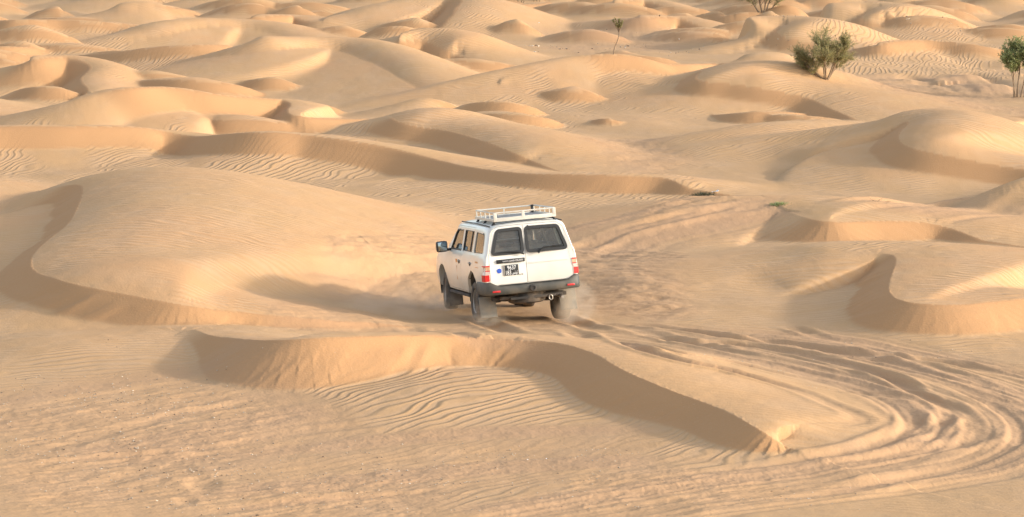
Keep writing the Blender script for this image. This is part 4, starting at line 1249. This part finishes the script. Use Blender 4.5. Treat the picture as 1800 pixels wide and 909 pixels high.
def nearest_z(x, y):
    a = math.degrees(math.atan2(x, y)); r_ = math.hypot(x, y)
    i = int(np.clip(np.searchsorted(rr, r_), 1, NR - 1)); j = int(np.clip(np.searchsorted(ang, a), 0, NA - 1))
    return GZ[i * NA + j]
rq = np.random.default_rng(3)
def strew(px, py, rx, ry, n, smin, smax_):
    c = hit(px, py); d = c[1]; kx = rx / (FPX / d); ky = ry / (FPX * max(CAM_Z - c[2], 3) / d / d)
    cl = rq.normal(0, .6, (max(3, n // 25), 2))
    for _ in range(n):
        if rq.random() < .6:
            q = cl[rq.integers(len(cl))]; x, y = c[0] + kx * (q[0] + rq.normal(0, .12)), c[1] + ky * (q[1] * .7 + rq.normal(0, .05))
        else: x, y = c[0] + kx * rq.uniform(-1, 1), c[1] + ky * rq.uniform(-1, 1)
        s = smin + (smax_ - smin) * rq.random() ** 3.5
        V = oct_ * rq.uniform(.55, 1.1, (6, 1)) * s * np.array((1.2, 1.0, .7))
        a = rq.uniform(0, 6.3); ca, sa = math.cos(a), math.sin(a)
        V = np.stack([V[:, 0] * ca - V[:, 1] * sa, V[:, 0] * sa + V[:, 1] * ca, V[:, 2]], 1)
        pf.append(of + 6 * len(pv)); pv.append(V + np.array((x, y, nearest_z(x, y) + s * .25)))
strew(180, 760, 240, 110, 1200, .004, .022)
strew(420, 840, 330, 70, 720, .004, .02)
strew(800, 850, 300, 50, 500, .004, .018)
strew(200, 700, 220, 30, 500, .004, .02)
strew(950, 800, 200, 25, 250, .004, .016)
strew(1250, 870, 300, 35, 250, .004, .016)
strew(1500, 620, 300, 30, 60, .006, .02)
strew(1500, 650, 260, 45, 120, .005, .018)
strew(1080, 62, 130, 12, 90, .02, .07)
strew(1340, 90, 130, 10, 40, .02, .06)
strew(1660, 60, 60, 6, 30, .02, .06)
strew(950, 85, 50, 8, 40, .02, .08)
pv = np.concatenate(pv); pf = np.concatenate(pf)
me = bpy.data.meshes.new('pebbles'); me.from_pydata(pv.tolist(), [], pf.tolist()); me.update()
props(link_mesh('pebbles', me, m_peb), 'scattered pale and dark pebbles on the scuffed sand', 'pebbles', kind='stuff')

# ------------------------------------------------------------------ dust thrown up by the wheels
def dust(loc, size, dens, seed, rz=0):
    bm = bmesh.new(); bmesh.ops.create_icosphere(bm, subdivisions=3, radius=1)
    o = from_bm('dust_cloud', bm); o.location = loc; o.scale = size; o.rotation_euler = (0, 0, rz)
    m = bpy.data.materials.new('dust'); m.use_nodes = True; t = m.node_tree
    for n in list(t.nodes): t.nodes.remove(n)
    out = t.nodes.new('ShaderNodeOutputMaterial'); v = t.nodes.new('ShaderNodeVolumePrincipled')
    v.inputs['Color'].default_value = (.97, .84, .68, 1); v.inputs['Anisotropy'].default_value = .2
    tc = t.nodes.new('ShaderNodeTexCoord'); ln = t.nodes.new('ShaderNodeVectorMath'); ln.operation = 'LENGTH'
    t.links.new(tc.outputs['Object'], ln.inputs[0])
    f = t.nodes.new('ShaderNodeMapRange'); f.interpolation_type = 'SMOOTHSTEP'
    for s, x in (('From Min', 1.0), ('From Max', .15), ('To Min', 0), ('To Max', dens)): f.inputs[s].default_value = x
    t.links.new(ln.outputs['Value'], f.inputs['Value'])
    nz = t.nodes.new('ShaderNodeTexNoise'); nz.inputs['Scale'].default_value = 2.2; nz.inputs['Detail'].default_value = 3; nz.noise_dimensions = '4D'; nz.inputs['W'].default_value = seed
    t.links.new(tc.outputs['Object'], nz.inputs['Vector'])
    g = t.nodes.new('ShaderNodeMapRange')
    for s, x in (('From Min', .38), ('From Max', .68), ('To Min', 0), ('To Max', 1.6)): g.inputs[s].default_value = x
    t.links.new(nz.outputs['Fac'], g.inputs['Value'])
    mu = t.nodes.new('ShaderNodeMath'); mu.operation = 'MULTIPLY'; t.links.new(f.outputs[0], mu.inputs[0]); t.links.new(g.outputs[0], mu.inputs[1])
    t.links.new(mu.outputs[0], v.inputs['Density']); t.links.new(v.outputs[0], out.inputs['Volume'])
    o.data.materials.append(m)
    props(o, 'thin pale dust whirled up round the turning wheels', 'dust', kind='stuff')
def cw(x, y, z): return Vector((CAR_P[0] + rt[0] * x + fw[0] * y, CAR_P[1] + rt[1] * x + fw[1] * y, z + math.tan(CAR_PITCH) * y))
dust(cw(.85, -.55, .30), (.55, .65, .60), 1.9, 1.3)
dust(cw(-.75, -.45, .10), (.50, .60, .38), 1.5, 4.1)
dust(cw(-.9, 2.6, .10), (.55, .8, .40), 1.3, 7.7)
dust(cw(-2.2, .6, .25), (1.5, .9, .60), .45, 9.2)
